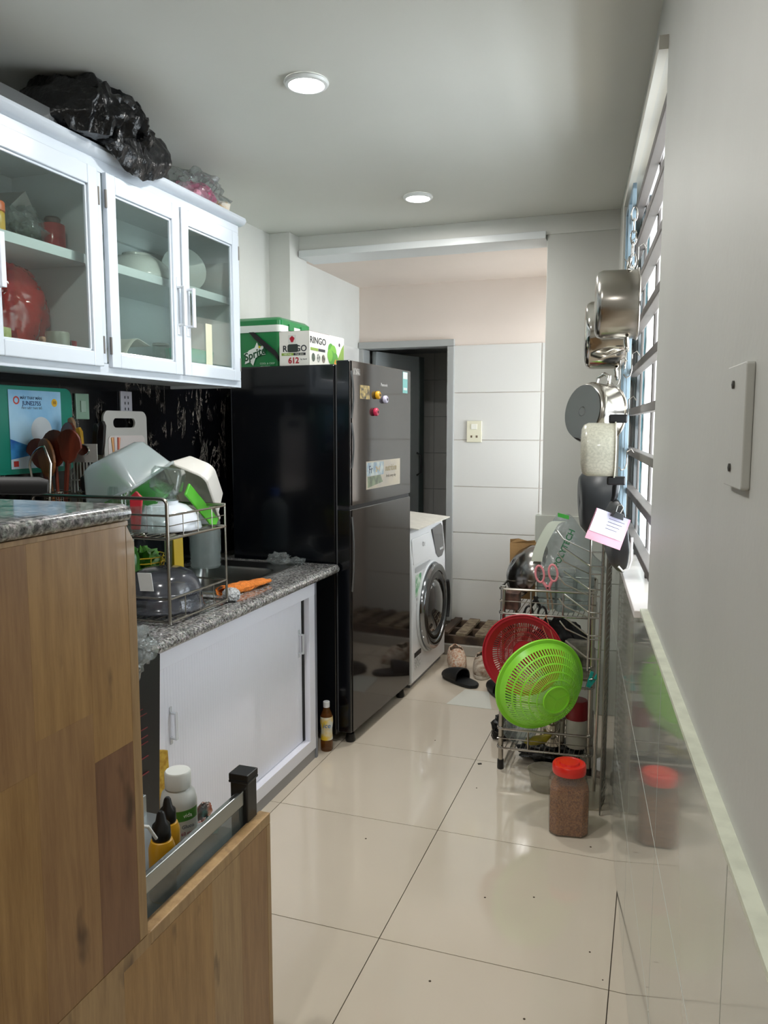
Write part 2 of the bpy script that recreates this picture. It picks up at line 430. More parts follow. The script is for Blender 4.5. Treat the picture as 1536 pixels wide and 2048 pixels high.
# back-room right wall, lower so that daylight comes in beyond the pier
MB().box(0, .2, 4.25, 5.4, 0, .9).box(0, .2, 4.25, 5.4, 2.15, 2.5).box(0, .2, 5.0, 5.4, .9, 2.15).build('plaster', WARM, wr)
MB().box(-.012, 0, -1.2, 3.9, 0, .975).build('tile_bed', WGL, wr)
def tmx(w_, h_, t_): # along y (w), z (h), faces -x
    b = .001
    return MB().add([(0, 0, 0), (0, w_, 0), (0, w_, h_), (0, 0, h_), (-t_, b, b), (-t_, w_-b, b), (-t_, w_-b, h_-b), (-t_, b, h_-b)],
                    [(0, 1, 5, 4), (1, 2, 6, 5), (2, 3, 7, 6), (3, 0, 4, 7), (4, 5, 6, 7), (3, 2, 1, 0)]).mesh('tile')
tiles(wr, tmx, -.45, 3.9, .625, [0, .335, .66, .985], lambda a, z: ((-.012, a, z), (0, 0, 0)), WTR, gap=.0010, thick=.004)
MB().box(-.017, .001, -1.2, S0, .985, .992).build('tile_top_grout', mat('putty', '#d9dcc9', .5, var=.15, scale=30), wr)
# sill
struct(MB().box(-.03, .11, S0, S1, Z0-.012, Z0+.006).build('window_sill', mat('sill_white', '#efe9e6', .3), wr, bevel=.002))
# window
wn = sempty('window_1', (cos(WA)*WD, sin(WA)*WD, 0), WA)
mb = MB()
for y in (S0, S1-.035): mb.box(.045, .085, y, y+.035, Z0+.0415, Z1-.0355)
for z in (Z0+.006, Z1-.035): mb.box(.045, .085, S0, S1, z, z+.035)
mb.build('window_frame', mat('window_frame_white', '#e7edf2', .3), wn, bevel=.002)
for k, (a, b) in enumerate(((2.90, S1-.035),)):
    mb = MB(); x = .055
    mb.box(x, x+.018, a, a+.04, Z0+.03, Z1-.03).box(x, x+.018, b-.04, b, Z0+.03, Z1-.03).box(x, x+.018, a, b, Z0+.03, Z0+.08).box(x, x+.018, a, b, Z1-.08, Z1-.03)
    sa = mb.build('sash', BLUEF if k else mat('window_frame_white', '#e7edf2'), wn, bevel=.002)
    MB().box(x+.007, x+.011, a+.04, b-.04, Z0+.08, Z1-.08).build('pane', clear('teal_window_glass', '#5fa3a8', .35, '#6fa0aa', .03), sa)
for k in range(9):
    z = 1.065 + .1345*k
    MB().box(.0, .028, S0, S1, z-.011, z+.011).build('bar', BARM, wn, bevel=.002)
for y in (S0+.012, 2.33, 2.76, S1-.02):
    MB().box(.028, .036, y-.011, y+.011, Z0, Z1).build('upright_bar', BARM, wn, bevel=.002)
mb = MB()
for y in (2.80, 2.99, 3.15): mb.box(-.012, 0, y, y+.02, Z0+.02, Z1-.02)
mb.box(-.012, 0, 2.8, 3.17, Z1-.04, Z1-.02).box(-.012, 0, 2.8, 3.17, Z0+.02, Z0+.04)
mb.build('inner_frame', BLUEF, wn, bevel=.001)
# far jamb trim
struct(MB().box(-.02, .0, S0, S1+.03, Z1, Z1+.03).box(-.02, .0, S1, S1+.03, Z0, Z1-.0005).build('trim_2', mat('window_trim', '#c5c2b8', .5), wr))
# ---- wall behind the camera
wb = sempty('wall_back')
MB().box(XL, 1.2, -1.6, -1.5, 0, HC+.05).build('plaster', WALL, wb)

# ================================================================== LIGHTS (downlights)
def downlight(x, y, label, grp=None):
    t = T('ceiling_downlight', label, 'lamp', (x, y, HC))
    MB().lathe([(.062, -.001), (.066, -.006), (.062, -.012), (.053, -.014), (.05, -.010), (.05, 0)], 40).build('rim', mat('lamp_rim', '#e6e8e6', .3), t, smooth=True)
    MB().lathe([(.0, -.013), (.05, -.013), (.0502, -.009)], 40).build('diffuser', mat('lamp_glow', '#ffffff', emis=14), t, smooth=True)
    ld = bpy.data.lights.new('lamp_light', 'AREA'); ld.shape = 'DISK'; ld.size = .1; ld.energy = LAMP_W; ld.color = LAMP_COL
    lo = bpy.data.objects.new('lamp_light', ld); COL.objects.link(lo); lo.parent = t; lo.location = (0, 0, -.02)
downlight(-1.00, 2.19, 'round white recessed ceiling light, the nearer and larger in view')
downlight(-1.02, 3.39, 'round white recessed ceiling light, the farther one, in front of the beam')
downlight(-1.00, .95, 'round white recessed ceiling light above the wooden counter, out of view')
downlight(-.55, -.5, 'round white recessed ceiling light behind the camera')

# ================================================================== UPPER CABINET
XC = -1.60
uc = T('wall_cabinet', 'white glossy wall cabinet with glass doors hung on the left wall over the sink', 'cabinet', (0, 0, 0))
Y0, Y1, ZB, ZTp = .62, 2.84, 1.575, 2.205
mb = MB()
mb.box(XL+.02, XC-.02, Y0, Y1, ZB+.03, ZB+.045)                       # bottom board
mb.box(XL+.02, XC-.02, Y0, Y1, ZTp-.02, ZTp)
mb.box(XL+.02, XL+.03, Y0, Y1, ZB+.03, ZTp)
mb.box(XL+.02, XC-.02, Y0, Y0+.02, ZB, ZTp).box(XL+.02, XC-.02, Y1-.012, Y1, ZB, ZTp)
for y in (1.085, 2.002): mb.box(XL+.02, XC-.02, y, y+.014, ZB+.03, ZTp)
for y in (1.54, 2.40): mb.box(XL+.03, XL+.05, y, y+.03, ZB+.04, ZTp-.02)
mb.box(XL+.03, XL+.05, Y0, Y1, 2.10, 2.14)
mb.build('carcass', WHITE2, uc, bevel=.001)
mb = MB()
mb.box(XC-.02, XC, Y0, Y1, ZTp-.03, ZTp+.012).box(XC-.02, XC, Y0, Y1, ZB, ZB+.036)
for y in (Y0, 1.075, 1.993, Y1-.0255): mb.box(XC-.02, XC, y, y+.026 if y > 1 else y+.03, ZB+.0365, ZTp-.0305)
mb.build('face_frame', WHITE, uc, bevel=.002)
mb = MB().prism([(XC-.05, ZTp+.005), (XC+.004, ZTp+.005), (XC+.022, ZTp+.012), (XC+.030, ZTp+.024), (XC+.026, ZTp+.036), (XC+.01, ZTp+.042), (XC-.05, ZTp+.042)], Y0, Y1+.012, 'y')
mb.box(XL, XC-.05, Y0, Y1+.012, ZTp+.02, ZTp+.042)
mb.build('cornice', WHITE, uc, smooth=True)
mb = MB().box(XL+.02, XC-.04, Y0, Y1-.02, ZB+.012, ZB+.028)
mb.build('underside_panel', mat('underside_grey', '#b9bfc2', .45), uc)
MB().box(XL+.03, XC-.035, Y0+.02, 2.002, 1.905, 1.933).box(XL+.03, XC-.035, 2.016, Y1-.012, 1.905, 1.933).build('shelf', WHITE2, uc, bevel=.001)
def cab_door(y0, y1, handle_side):
    z0, z1 = 1.600, 2.178; b = .043
    d = MB(); x0, x1 = XC-.004, XC+.014
    d.box(x0, x1, y0, y0+b, z0, z1).box(x0, x1, y1-b, y1, z0, z1).box(x0, x1, y0+b, y1-b, z0, z0+b).box(x0, x1, y0+b, y1-b, z1-b-.012, z1)
    o = d.build('door', WHITE, uc, bevel=.003)
    e = MB(); g = .007
    gy0, gy1, gz0, gz1 = y0+b, y1-b, z0+b, z1-b-.012
    for a in ((gy0, gy0+g, gz0, gz1), (gy1-g, gy1, gz0, gz1), (gy0, gy1, gz0, gz0+g), (gy0, gy1, gz1-g, gz1)): e.box(x0+.002, x1-.007, *a)
    e.build('bead', WHITE, o, bevel=.002)
    MB().box(XC, XC+.003, gy0+.004, gy1-.004, gz0+.004, gz1-.004).build('pane', GLASS, o)
    hy = y1-.022 if handle_side > 0 else y0+.022
    h = MB(); hz = 1.835
    h.box(x1, x1+.003, hy-.008, hy+.008, hz+.065, hz+.098).box(x1, x1+.003, hy-.008, hy+.008, hz-.098, hz-.065)
    h.box(x1, x1+.030, hy-.006, hy+.006, hz+.060, hz+.068).box(x1, x1+.030, hy-.006, hy+.006, hz-.068, hz-.060).box(x1+.024, x1+.031, hy-.008, hy+.008, hz-.068, hz+.068)
    h.build('handle', mat('handle_white', '#dfe3ea', .22, .1, coat=.4), o, bevel=.0015)
    yy = y0-.002 if handle_side > 0 else y1+.002
    for z in (1.665, 2.10):
        k = MB(); k.tube([(x1-.002, yy, z-.026), (x1-.002, yy, z+.026)], .0042, 10)
        k.build('hinge', mat('hinge_dark', '#6d6a66', .35, .8), o, smooth=True)
cab_door(.65, 1.07, 1); cab_door(1.105, 1.55, 1)
cab_door(1.560, 1.988, -1)
cab_door(2.026, 2.408, 1)
cab_door(2.420, 2.812, -1)

def lathe_thing(name, label, cat, loc, prof, m, n=36, group=None, rot=None, part=None, solid=0):
    t = MB(); t.lathe(prof, n)
    o = t.build(name, m, None, smooth=True, loc=loc, rot=rot, solid=solid)
    tag(o, label, cat, group); return o

SH = 1.9335; SB = 1.6205
# ---- door with the red bag, upper shelf
t = T('jar', 'small yellow jar with an orange lid on the upper cabinet shelf, left end', 'jar', (-1.70, 1.70, SH))
MB().lathe([(0, 0), (.028, 0), (.03, .004), (.03, .055), (.026, .06)], 28).build('body', mat('jar_yellow', '#d7a93a', .35), t, smooth=True)
MB().lathe([(.026, .06), (.031, .06), (.031, .082), (.029, .085), (0, .085)], 28).build('lid', mat('jar_orange', '#d9622b', .35), t, smooth=True)
o = MB().blob((0, 0, .055), (.075, .075, .062), 3, .22, 3, 44, .16, 6, base=0).build('food_bag', CLRB, None, smooth=True, loc=(-1.78, 1.865, SH)); tag(o, 'crinkled clear plastic bag of dried food next to the orange-lidded jar', 'bag')
o = MB().blob((0, 0, .03), (.06, .06, .04), 8, .3, 4, 30, .1, 6, base=0).build('dried_food', mat('dried_greens', '#4b5140', .7, var=.5, scale=60), o, smooth=True)
t = T('tin', 'glossy red tin on the upper cabinet shelf in front of the open card box', 'tin', (-1.72, 1.945, SH))
MB().lathe([(0, 0), (.034, 0), (.035, .003), (.035, .08), (.033, .083), (.026, .086), (0, .086)], 32).build('body', mat('tin_red', '#a3161a', .2, coat=.5), t, smooth=True)
MB().lathe([(.022, .086), (.024, .098), (.02, .104), (0, .105)], 24).build('lid', mat('tin_lid', '#5b4a48', .3, .5), t, smooth=True)
t = T('card_box', 'open grey-white card box tipped on its side on the upper cabinet shelf', 'box', (-1.84, 2.0-.055, SH), rot=(0, 0, .15))
M_ = Mt((0, -.02, .125), (R(38), 0, 0))
mb = MB(); 
for a in ((-.05, .05, -.05, -.047, -.06, .06), (-.05, .05, .047, .05, -.06, .06), (-.05, -.047, -.05, .05, -.06, .06), (.047, .05, -.05, .05, -.06, .06), (-.05, .05, -.05, .05, -.06, -.057)): mb.box(*a, M=Mt((0, -.04, .098), (R(40), 0, 0)))
mb.build('body', mat('box_grey', '#a9a49f', .6), t)
MB().box(-.02, .015, -.001, .001, -.006, .006, M=Mt((.0, -.065, .07), (R(40), 0, 0))).build('print', ink('#b8402a'), t)
o = MB().blob((0, 0, .03), (.035, .045, .034), 12, .2, 3, 30, .2, 6, base=0).build('sweet_bag', clear('purple_bag', '#d9c5dd', .35, '#8d5a93', .1, bump=.8), None, smooth=True, loc=(-1.665, 1.958-.02, SH)); o.location = (-1.67, 1.952, SH); o.location.y = 1.95
o.location = (-1.80, 1.755, SH); tag(o, 'purple and clear crinkled sweet bag at the back of the upper cabinet shelf', 'bag')
# ---- door with the red bag, lower shelf
o = MB().blob((0, 0, .135), (.080, .140, .135), 21, .08, 2.2, 64, .16, 4.5, base=0).build('red_bag', clear('red_bag_plastic', '#f03c30', .75, '#d8261c', .14, bump=.6, bscale=14), None, smooth=True, loc=(-1.80, 1.82, SB)); tag(o, 'big red plastic bag filling the lower shelf of the nearer cabinet', 'bag')
for v in o.data.vertices:
    if v.co.z < 0: v.co.z = 0
t = T('mug', 'grey ceramic mug behind glass on the lower cabinet shelf beside the red bag', 'mug', (-1.672, 1.89, SB))
MB().lathe([(0, 0), (.03, 0), (.033, .004), (.034, .07), (.032, .074), (.029, .07), (.028, .006), (0, .005)], 32).build('body', mat('mug_grey', '#8f8c82', .35), t, smooth=True)
MB().tube([(0, .032, .058), (0, .052, .054), (0, .056, .035), (0, .034, .018)], .004).build('handle', mat('mug_grey', '#8f8c82'), t, smooth=True)
t = T('jar', 'small glass jar with a red lid at the right end of the lower cabinet shelf', 'jar', (-1.70, 1.96, SB))
MB().lathe([(0, 0), (.026, 0), (.028, .004), (.028, .032), (.024, .037)], 28).build('body', mat('jar_brown', '#7b6a42', .3), t, smooth=True)
MB().lathe([(.025, .037), (.029, .037), (.029, .056), (0, .058)], 28).build('lid', mat('jar_red', '#b3222b', .35), t, smooth=True)
mb = MB().box(-.02, .02, -.022, .022, 0, .062); t = mb.build('tea_packet', mat('packet_green', '#a9b26a', .5, col2='#e3d9a8', scale=35), None, bevel=.003, loc=(-1.66, 1.665, SB), rot=(0, 0, .3)); tag(t, 'small green and cream tea packet leaning in the lower left corner of the cabinet', 'packet')
mb = MB(); mb.lathe([(0, 0), (.02, 0), (.022, .006), (.012, .022), (.007, .034), (.010, .042), (.008, .05), (0, .052)], 24); o = mb.build('tied_sachet', mat('sachet_print', '#b98a70', .4, col2='#6a3f34', scale=90), None, smooth=True, loc=(-1.645, 1.80, SB)); tag(o, 'tiny tied sachet with a brown print in front of the red bag', 'sachet')
# ---- two-door cabinet, upper shelf
o = lathe_thing('serving_bowl', 'large white bowl turned upside down on the upper shelf of the two-door cabinet', 'bowl', (-1.76, 2.40, SH), [(.125, 0), (.122, .012), (.105, .05), (.075, .075), (.05, .083), (.05, .09), (.045, .09), (.045, .082), (0, .080)], mat('porcelain', '#cfd0cc', .15, coat=.5), solid=.002)
o = lathe_thing('serving_bowl', 'white dish tipped up at the left end of the two-door cabinet upper shelf', 'bowl', (-1.72, 2.115, SH+.052), [(0, 0), (.03, 0), (.05, .012), (.06, .03), (.058, .032), (.046, .016), (0, .006)], mat('porcelain', '#cfd0cc'), rot=(0, R(-100), 0))
for k, (y, r, tl) in enumerate(((2.70, .088, 82), (2.725, .085, 80), (2.75, .075, 78))):
    o = lathe_thing('plate', ['largest white plate standing on edge behind the right cabinet door', 'white plate standing second in the row behind the right cabinet door', 'smaller white saucer standing last behind the right cabinet door'][k], 'plate', (-1.77-.018*k, y, SH+r+.001), [(0, .004), (r*.55, .004), (r*.62, .008), (r, .018), (r, .021), (r*.6, .012), (0, .008)], mat('porcelain', '#cfd0cc'), rot=(0, R(78), R(-38)), group='plates in the wall cabinet')
# ---- lower shelf
mb = MB(); mb.grid(16, 4, lambda a, b: (.09*(b-.5), -.06+.16*a, .095*sin(min(1, a*1.6)*pi/2)*(1-.5*max(0, a-.6)) + .0))
o = mb.build('takeout_lid', mat('lid_white', '#c9c6bd', .4), None, smooth=True, solid=.003, loc=(-1.74, 2.27, SB+.004)); tag(o, 'white curved takeaway lid on the lower shelf of the two-door cabinet', 'lid')
t = T('beer_glass', 'ribbed drinking glass upside down in the two-door cabinet lower shelf', 'glass', (-1.70, 2.44, SB))
mb = MB(); n = 48
vs = []; 
prof = [(.033, 0), (.032, .02), (.029, .06), (.027, .088), (.026, .094), (0, .094)]
mb.grid(n, 5, lambda a, b: (lambda r, z, k: (r*k*cos(2*pi*a), r*k*sin(2*pi*a), z))(prof[int(round(b*5))][0], prof[int(round(b*5))][1], 1 + .035*cos(2*pi*a*16)))
mb.build('body', GLS, t, smooth=True, solid=.0025)
MB().lathe([(.0275, .088), (.030, .092), (.0275, .096)], 32).build('foot_ring', mat('ring_grey', '#b9beb9', .1, .3), t, smooth=True)
for k, (x, y) in enumerate(((-1.77, 2.50), (-1.68, 2.52))):
    lathe_thing('tumbler', ['short clear tumbler behind the ribbed glass in the cabinet', 'short clear tumbler right of the ribbed glass in the cabinet'][k], 'glass', (x, y, SB), [(0, .003), (.026, .003), (.03, .0), (.031, .05), (.029, .05), (.028, .006), (0, .006)], GLS, group='tumblers in the wall cabinet')
mb = MB().prism([(-.09, 0), (.09, 0), (.10, .055), (-.10, .055)], -.05, .05, 'x')
o = mb.build('plastic_tub', mat('teal_tub', '#4fae94', .3), None, bevel=.006, loc=(-1.76, 2.72, SB+.046)); tag(o, 'teal plastic tub on the lower shelf behind the right cabinet door', 'tub')
o = MB().box(-.07, .06, -.09, .1, 0, .045).build('folded_cloth', mat('cloth_dark', '#4b463c', .8, var=.4, scale=60), None, bevel=.008, loc=(-1.78, 2.70, SB)); tag(o, 'dark folded cloth lying under the teal tub', 'cloth')
o = MB().box(XC+.0032, XC+.0042, 2.575, 2.618, 1.65, 1.80).build('paper_strip', mat('paper_cream', '#cdcdb2', .6), None); tag(o, 'cream paper strip stuck upright on the glass of the right cabinet door', 'paper')
# ---- on top of the cabinet
ZT_ = ZTp + .0425
o = MB(); n = 96
def bagpt(a, b):
    # a along y (0..1), b round the section
    y = 1.80 + .57*a
    env = sin(pi*min(1, max(0, a))**.8)**.55 if 0 < a < 1 else 0
    hgt = (.160 - .05*max(0, (a-.72)/.28)) * max(.06, env)
    dep = (.13 + .03*sin(a*6)) * max(.08, env)
    th = 2*pi*b
    x = -1.66 + .035*a + dep*cos(th); z = ZT_ + hgt*.5 + hgt*.5*sin(th)*(1.02)
    d = Vector((cos(th), .3*sin(a*20), sin(th)))
    q = Vector((x*5, y*5, z*5))
    k = .03*noise.noise(q*1.3) + .026*(1-3*abs(noise.noise(q*2.4+Vector((3, 1, 4))))) + .014*(1-3*abs(noise.noise(q*5.5)))
    k *= max(.1, env)
    p = Vector((x, y, z)) + d.normalized()*k
    if p.z < ZT_ and p.x < XC+.03: p.z = ZT_ + .002
    if p.z > HC-.004: p.z = HC-.004
    if p.z < ZT_ + .02 and p.x >= XC+.03: p.z = ZT_ - .006
    if p.x < -1.93: p.x = -1.93
    return tuple(p)
o.grid(n, 72, bagpt)
# overhanging flap
def flap(a, b):
    y = 1.98 + .30*a; dz = -.03*sin(pi*a)*b
    x = -1.56 + .035*sin(pi*b*.9) + .008*noise.noise(Vector((a*9, b*5, 1)))
    return (x, y, ZT_ + .10*(1-b) + dz*1.6 + .008*noise.noise(Vector((a*14, b*6, 7))) - .014*b)
o.grid(36, 20, flap)
o = o.build('bin_bag', mat('black_bag_film', '#050609', .3, spec=.4, bump=.8, bscale=30), None, smooth=True)
tag(o, 'big crumpled black plastic bag on top of the white wall cabinet', 'bag')
mb = MB().box(-.09, .09, -.17, .17, 0, .004).box(-.09, -.086, -.17, .17, 0, .04).box(.086, .09, -.17, .17, 0, .04).box(-.09, .09, -.17, -.166, 0, .04).box(-.09, .09, .166, .17, 0, .04)
o = mb.build('storage_tray', clear('grey_tray_plastic', '#b9bbbb', .6, '#8d9091', .12), None, bevel=.003, loc=(-1.69, 1.72, ZT_)); tag(o, 'shallow grey translucent tray on the cabinet top left of the black bag', 'tray')
o = MB().blob((0, 0, .03), (.05, .06, .045), 33, .25, 3, 30, .12, 5, base=0).build('black_pouch', BLKM, None, smooth=True, loc=(-1.80, 1.70, ZT_+.0045)); tag(o, 'small black pouch lying in the grey tray on the cabinet top', 'pouch')
t = T('noodle_pack', 'pink packet inside a crinkled clear bag on the far end of the cabinet top', 'bag', (-1.70, 2.69, ZT_))
MB().blob((0, 0, .045), (.065, .10, .05), 5, .15, 3, 44, .12, 5, base=0).build('pink_packet', mat('packet_pink', '#c2386f', .3, col2='#e9b7c4', scale=22, coat=.5), t, smooth=True)
MB().blob((0, .015, .062), (.085, .14, .075), 15, .22, 3, 56, .2, 5, base=0).build('wrapper', CLRB, t, smooth=True)
t = T('paper_cup', 'patterned white and yellow paper bowl at the far end of the cabinet top', 'bowl', (-1.68, 2.79, ZT_)); t.location = (-1.655, 2.80, ZT_)
MB().lathe([(0, .001), (.03, .001), (.04, .045), (.038, .045), (.029, .004), (0, .004)], 28).build('body', mat('cup_print', '#d9d2c4', .5, col2='#c9962e', scale=40), t, smooth=True)

# ================================================================== SINK COUNTER
XB = -1.334
bc = T('base_cabinet', 'white ribbed aluminium base cabinet with sliding doors under the sink counter', 'cabinet', (0, 0, 0))
MB().box(XL+.02, XB-.05, 1.86, 1.875, .0, .775).box(XL+.02, XB-.012, 2.955, 2.967, .0, .775).box(XL+.02, XB-.05, 1.875, 2.955, .03, .045).build('carcass', WHITE2, bc)
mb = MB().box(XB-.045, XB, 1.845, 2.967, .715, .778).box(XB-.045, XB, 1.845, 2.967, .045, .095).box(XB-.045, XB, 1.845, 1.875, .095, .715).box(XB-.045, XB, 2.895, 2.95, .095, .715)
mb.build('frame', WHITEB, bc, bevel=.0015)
MB().box(XB-.045, XB+.0015, 2.9505, 2.968, .0, .778).build('corner_profile', mat('profile_grey', '#8c909c', .35, .4), bc, bevel=.001)
MB().box(XB-.03, XB-.004, 1.86, 2.95, 0, .045).build('plinth', mat('plinth_grey', '#9c9c9f', .4, .3), bc)
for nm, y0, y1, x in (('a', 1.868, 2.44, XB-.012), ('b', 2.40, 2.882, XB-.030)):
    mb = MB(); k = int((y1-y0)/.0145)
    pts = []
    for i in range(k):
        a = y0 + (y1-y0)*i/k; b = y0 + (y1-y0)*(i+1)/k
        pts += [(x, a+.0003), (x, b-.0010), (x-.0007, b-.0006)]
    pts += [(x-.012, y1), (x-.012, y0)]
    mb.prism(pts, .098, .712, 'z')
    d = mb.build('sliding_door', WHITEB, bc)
    hy = y0 + .055 if nm == 'a' else y1 - .028
    h = MB(); hz = .527; hh = .04
    h.box(x, x+.003, hy-.006, hy+.006, hz+hh-.004, hz+hh+.018).box(x, x+.003, hy-.006, hy+.006, hz-hh-.018, hz-hh+.004)
    h.box(x, x+.022, hy-.005, hy+.005, hz+hh-.004, hz+hh+.002).box(x, x+.022, hy-.005, hy+.005, hz-hh-.002, hz-hh+.004).box(x+.018, x+.023, hy-.006, hy+.006, hz-hh-.002, hz+hh+.002)
    h.build('handle', mat('handle_white', '#dfe3ea'), d, bevel=.001)
MB().box(XB-.044, XB-.024, 2.882, 2.895, .1, .712).build('door_gap', BLKM, bc)
MB().box(XL+.1, XB-.02, 1.80, 1.845, 0, .778).build('end_post', mat('post_brown', '#a58a4c', .5, var=.3, scale=30), bc, bevel=.002)

CT = .82
ct = T('countertop', 'speckled grey granite worktop around the steel sink', 'countertop', (0, 0, 0))
SY0, SY1, SX0, SX1 = 2.40, 3.04, -1.885, -1.455
mb = MB().box(XL+.018, -1.304, 1.25, SY0+.02, .782, CT).box(XL+.018, -1.304, SY1-.02, 3.108, .782, CT).box(XL+.018, SX0+.02, SY0+.02, SY1-.02, .782, CT).box(SX1-.02, -1.304, SY0+.02, SY1-.02, .782, CT)
mb.build('slab', GRAN, ct)
mb = MB().tube([(-1.304, 1.25, .801), (-1.304, 3.108, .801)], .019, 16); mb.build('round_edge', GRAN, ct, smooth=True)
sk = T('sink', 'stainless steel sink set in the granite worktop', 'sink', (0, 0, 0))
# flange with a rounded bowl opening, then bowl
def rrect(x0, x1, y0, y1, r, n=6):
    o = []
    for cx, cy, a in ((x1-r, y1-r, 0), (x0+r, y1-r, 90), (x0+r, y0+r, 180), (x1-r, y0+r, 270)):
        for i in range(n+1):
            t_ = R(a + 90*i/n); o.append((cx + r*cos(t_), cy + r*sin(t_)))
    return o
def ring(mb, loops):
    n = len(loops[0][0]); vs = []
    for pts, z in loops: vs += [(a, b, z) for a, b in pts]
    fs = [(q*n+i, q*n+(i+1) % n, (q+1)*n+(i+1) % n, (q+1)*n+i) for q in range(len(loops)-1) for i in range(n)]
    mb.add(vs, fs)
mb = MB(); 
ring(mb, [(rrect(SX0, SX1, SY0, SY1, .02), CT+.0005), (rrect(SX0+.003, SX1-.003, SY0+.003, SY1-.003, .02), CT+.004), (rrect(SX0+.03, SX1-.025, SY0+.03, SY1-.13, .06), CT+.003),
          (rrect(SX0+.036, SX1-.031, SY0+.036, SY1-.136, .06), CT-.005), (rrect(SX0+.042, SX1-.037, SY0+.042, SY1-.142, .06), CT-.15), (rrect(SX0+.08, SX1-.08, SY0+.08, SY1-.19, .05), CT-.17), (rrect(SX0+.18, SX1-.18, SY0+.2, SY1-.3, .01), CT-.172)])
mb.build('bowl', STEELD, sk, smooth=True)
MB().lathe([(0, .002), (.03, .002), (.04, 0)], 28, Mt((-1.67, 2.66, CT-.171))).build('drain', STEEL, sk, smooth=True)
fa = T('faucet', 'chrome tap standing behind the dish rack', 'tap', (-1.87, 2.44, CT+.003)); fa.location = (-1.90, 2.36, CT)
mb = MB().lathe([(.02, 0), (.02, .008), (.011, .014), (.011, .14), (.009, .15), (0, .15)], 20)
mb.build('body', STEELB, fa, smooth=True)
MB().tube([(0, 0, .13), (.0, .01, .19), (.03, .03, .22), (.09, .07, .21), (.11, .085, .18)], .008, 12).build('spout', STEELB, fa, smooth=True)
# things at the far end of the counter
o = MB().blob((0, 0, .022), (.05, .035, .026), 44, .25, 3, 40, .2, 6, base=0).blob((.075, .025, .012), (.035, .025, .014), 46, .3, 3, 30, .2, 6, base=0).build('crumpled_bag', CLRB, None, smooth=True, loc=(-1.60, 3.06-.02, CT+.0045)); o.location = (-1.535, 3.02, CT+.0045); tag(o, 'scrunched clear plastic bag at the far corner of the sink', 'bag')
t = MB()
def towel(a, b):
    y = 2.40 + .235*a; c = 2*pi*b
    rx = .030 + .010*sin(a*3.0); x = -1.432 + .030*a + rx*cos(c) + .006*noise.noise(Vector((a*6, b*4, 2)))
    z = CT + .013 + .012*sin(c)*(1+.5*sin(a*5)) + .004*noise.noise(Vector((a*9, cos(c)*2, 5)))
    z = max(z, CT+.001)
    return (x, y, z)
t.grid(40, 24, towel)
def cuff(a, b):
    c = 2*pi*a; return (-1.432 + (.032+.004*sin(5*c))*cos(c), 2.40 - .014*b + .006*sin(3*c), max(CT+.001, CT+.017 + (.019)*sin(c)))
t.grid(30, 3, cuff)
o = t.build('orange_cloth', mat('orange_cloth_mat', '#e2802f', .9, var=.3, scale=90, bump=.6, bscale=120), None, smooth=True, solid=.002); tag(o, 'rolled orange cloth lying along the sink edge', 'cloth')
o = MB().blob((0, 0, .021), (.030, .030, .024), 50, .1, 4, 36, .12, 7).build('scouring_ball', mat('scourer_white', '#d4d6d8', .5, bump=1, bscale=160, col2='#a5a8aa', scale=160), None, smooth=True, loc=(-1.372, 2.30, CT+.001)); tag(o, 'white mesh scouring ball on the granite edge beside the orange cloth', 'scourer')
o.location = (-1.365, 2.325, CT+.0015)
t = T('water_jug', 'clear plastic water jug with a blue screw cap behind the dish rack', 'bottle', (-1.665, 2.52+.06, CT+.004)); t.location = (-1.80, 2.86, CT+.0035)
prof = [(0, 0), (.062, 0), (.066, .006)] + [(.066 - .003*(i % 2), .012 + .008*i) for i in range(6)] + [(.066, .07), (.066, .19), (.062, .215), (.045, .235), (.024, .247), (.020, .25), (.020, .262)]
MB().lathe(prof, 40).build('body', clear('jug_plastic', '#e8eeee', .35, '#d5dedd', .06), t, smooth=True)
MB().lathe([(.022, .255), (.023, .257), (.023, .290), (.020, .293), (0, .293)], 30).build('cap', mat('cap_blue', '#2d62c4', .35), t, smooth=True)
MB().lathe([(.058, .01), (.058, .17), (0, .17)], 32).build('water', clear('water_in_jug', '#dbe4e4', .2, '#c5d2d2', .02), t, smooth=True)

# ---- dish rack
dr = T('dish_rack', 'two-tier chrome wire dish rack standing on the granite worktop', 'dish rack', (0, 0, 0))
RX0, RX1, RY0, RY1 = -1.86, -1.362, 1.96, 2.29
def arc(cx, cy, cz, r, a0, a1, plane='xz', n=6):
    o_ = []
    for i in range(n+1):
        a = R(a0 + (a1-a0)*i/n)
        o_.append((cx + r*cos(a), cy, cz + r*sin(a)) if plane == 'xz' else ((cx, cy + r*cos(a), cz + r*sin(a)) if plane == 'yz' else (cx + r*cos(a), cy + r*sin(a), cz)))
    return o_
near = [(RX0, RY0, CT+.006)] + [(RX0, RY0, 1.185)] + arc(RX0+.018, RY0, 1.187, .018, 180, 90) + arc(RX1-.018, RY0, 1.187, .018, 90, 0) + [(RX1, RY0, CT+.006)]
MB().tube(near, .0055, 10).build('end_frame', WIRE, dr, smooth=True)
far = [(RX0, RY1, CT+.006), (RX0, RY1, 1.10), (RX0, RY1, 1.155)] + [(RX0, RY1, 1.16), (RX1, RY1, 1.16)] + [(RX1, RY1, CT+.006)]
MB().tube(far, .0045, 10).build('end_frame', WIRE, dr, smooth=True)
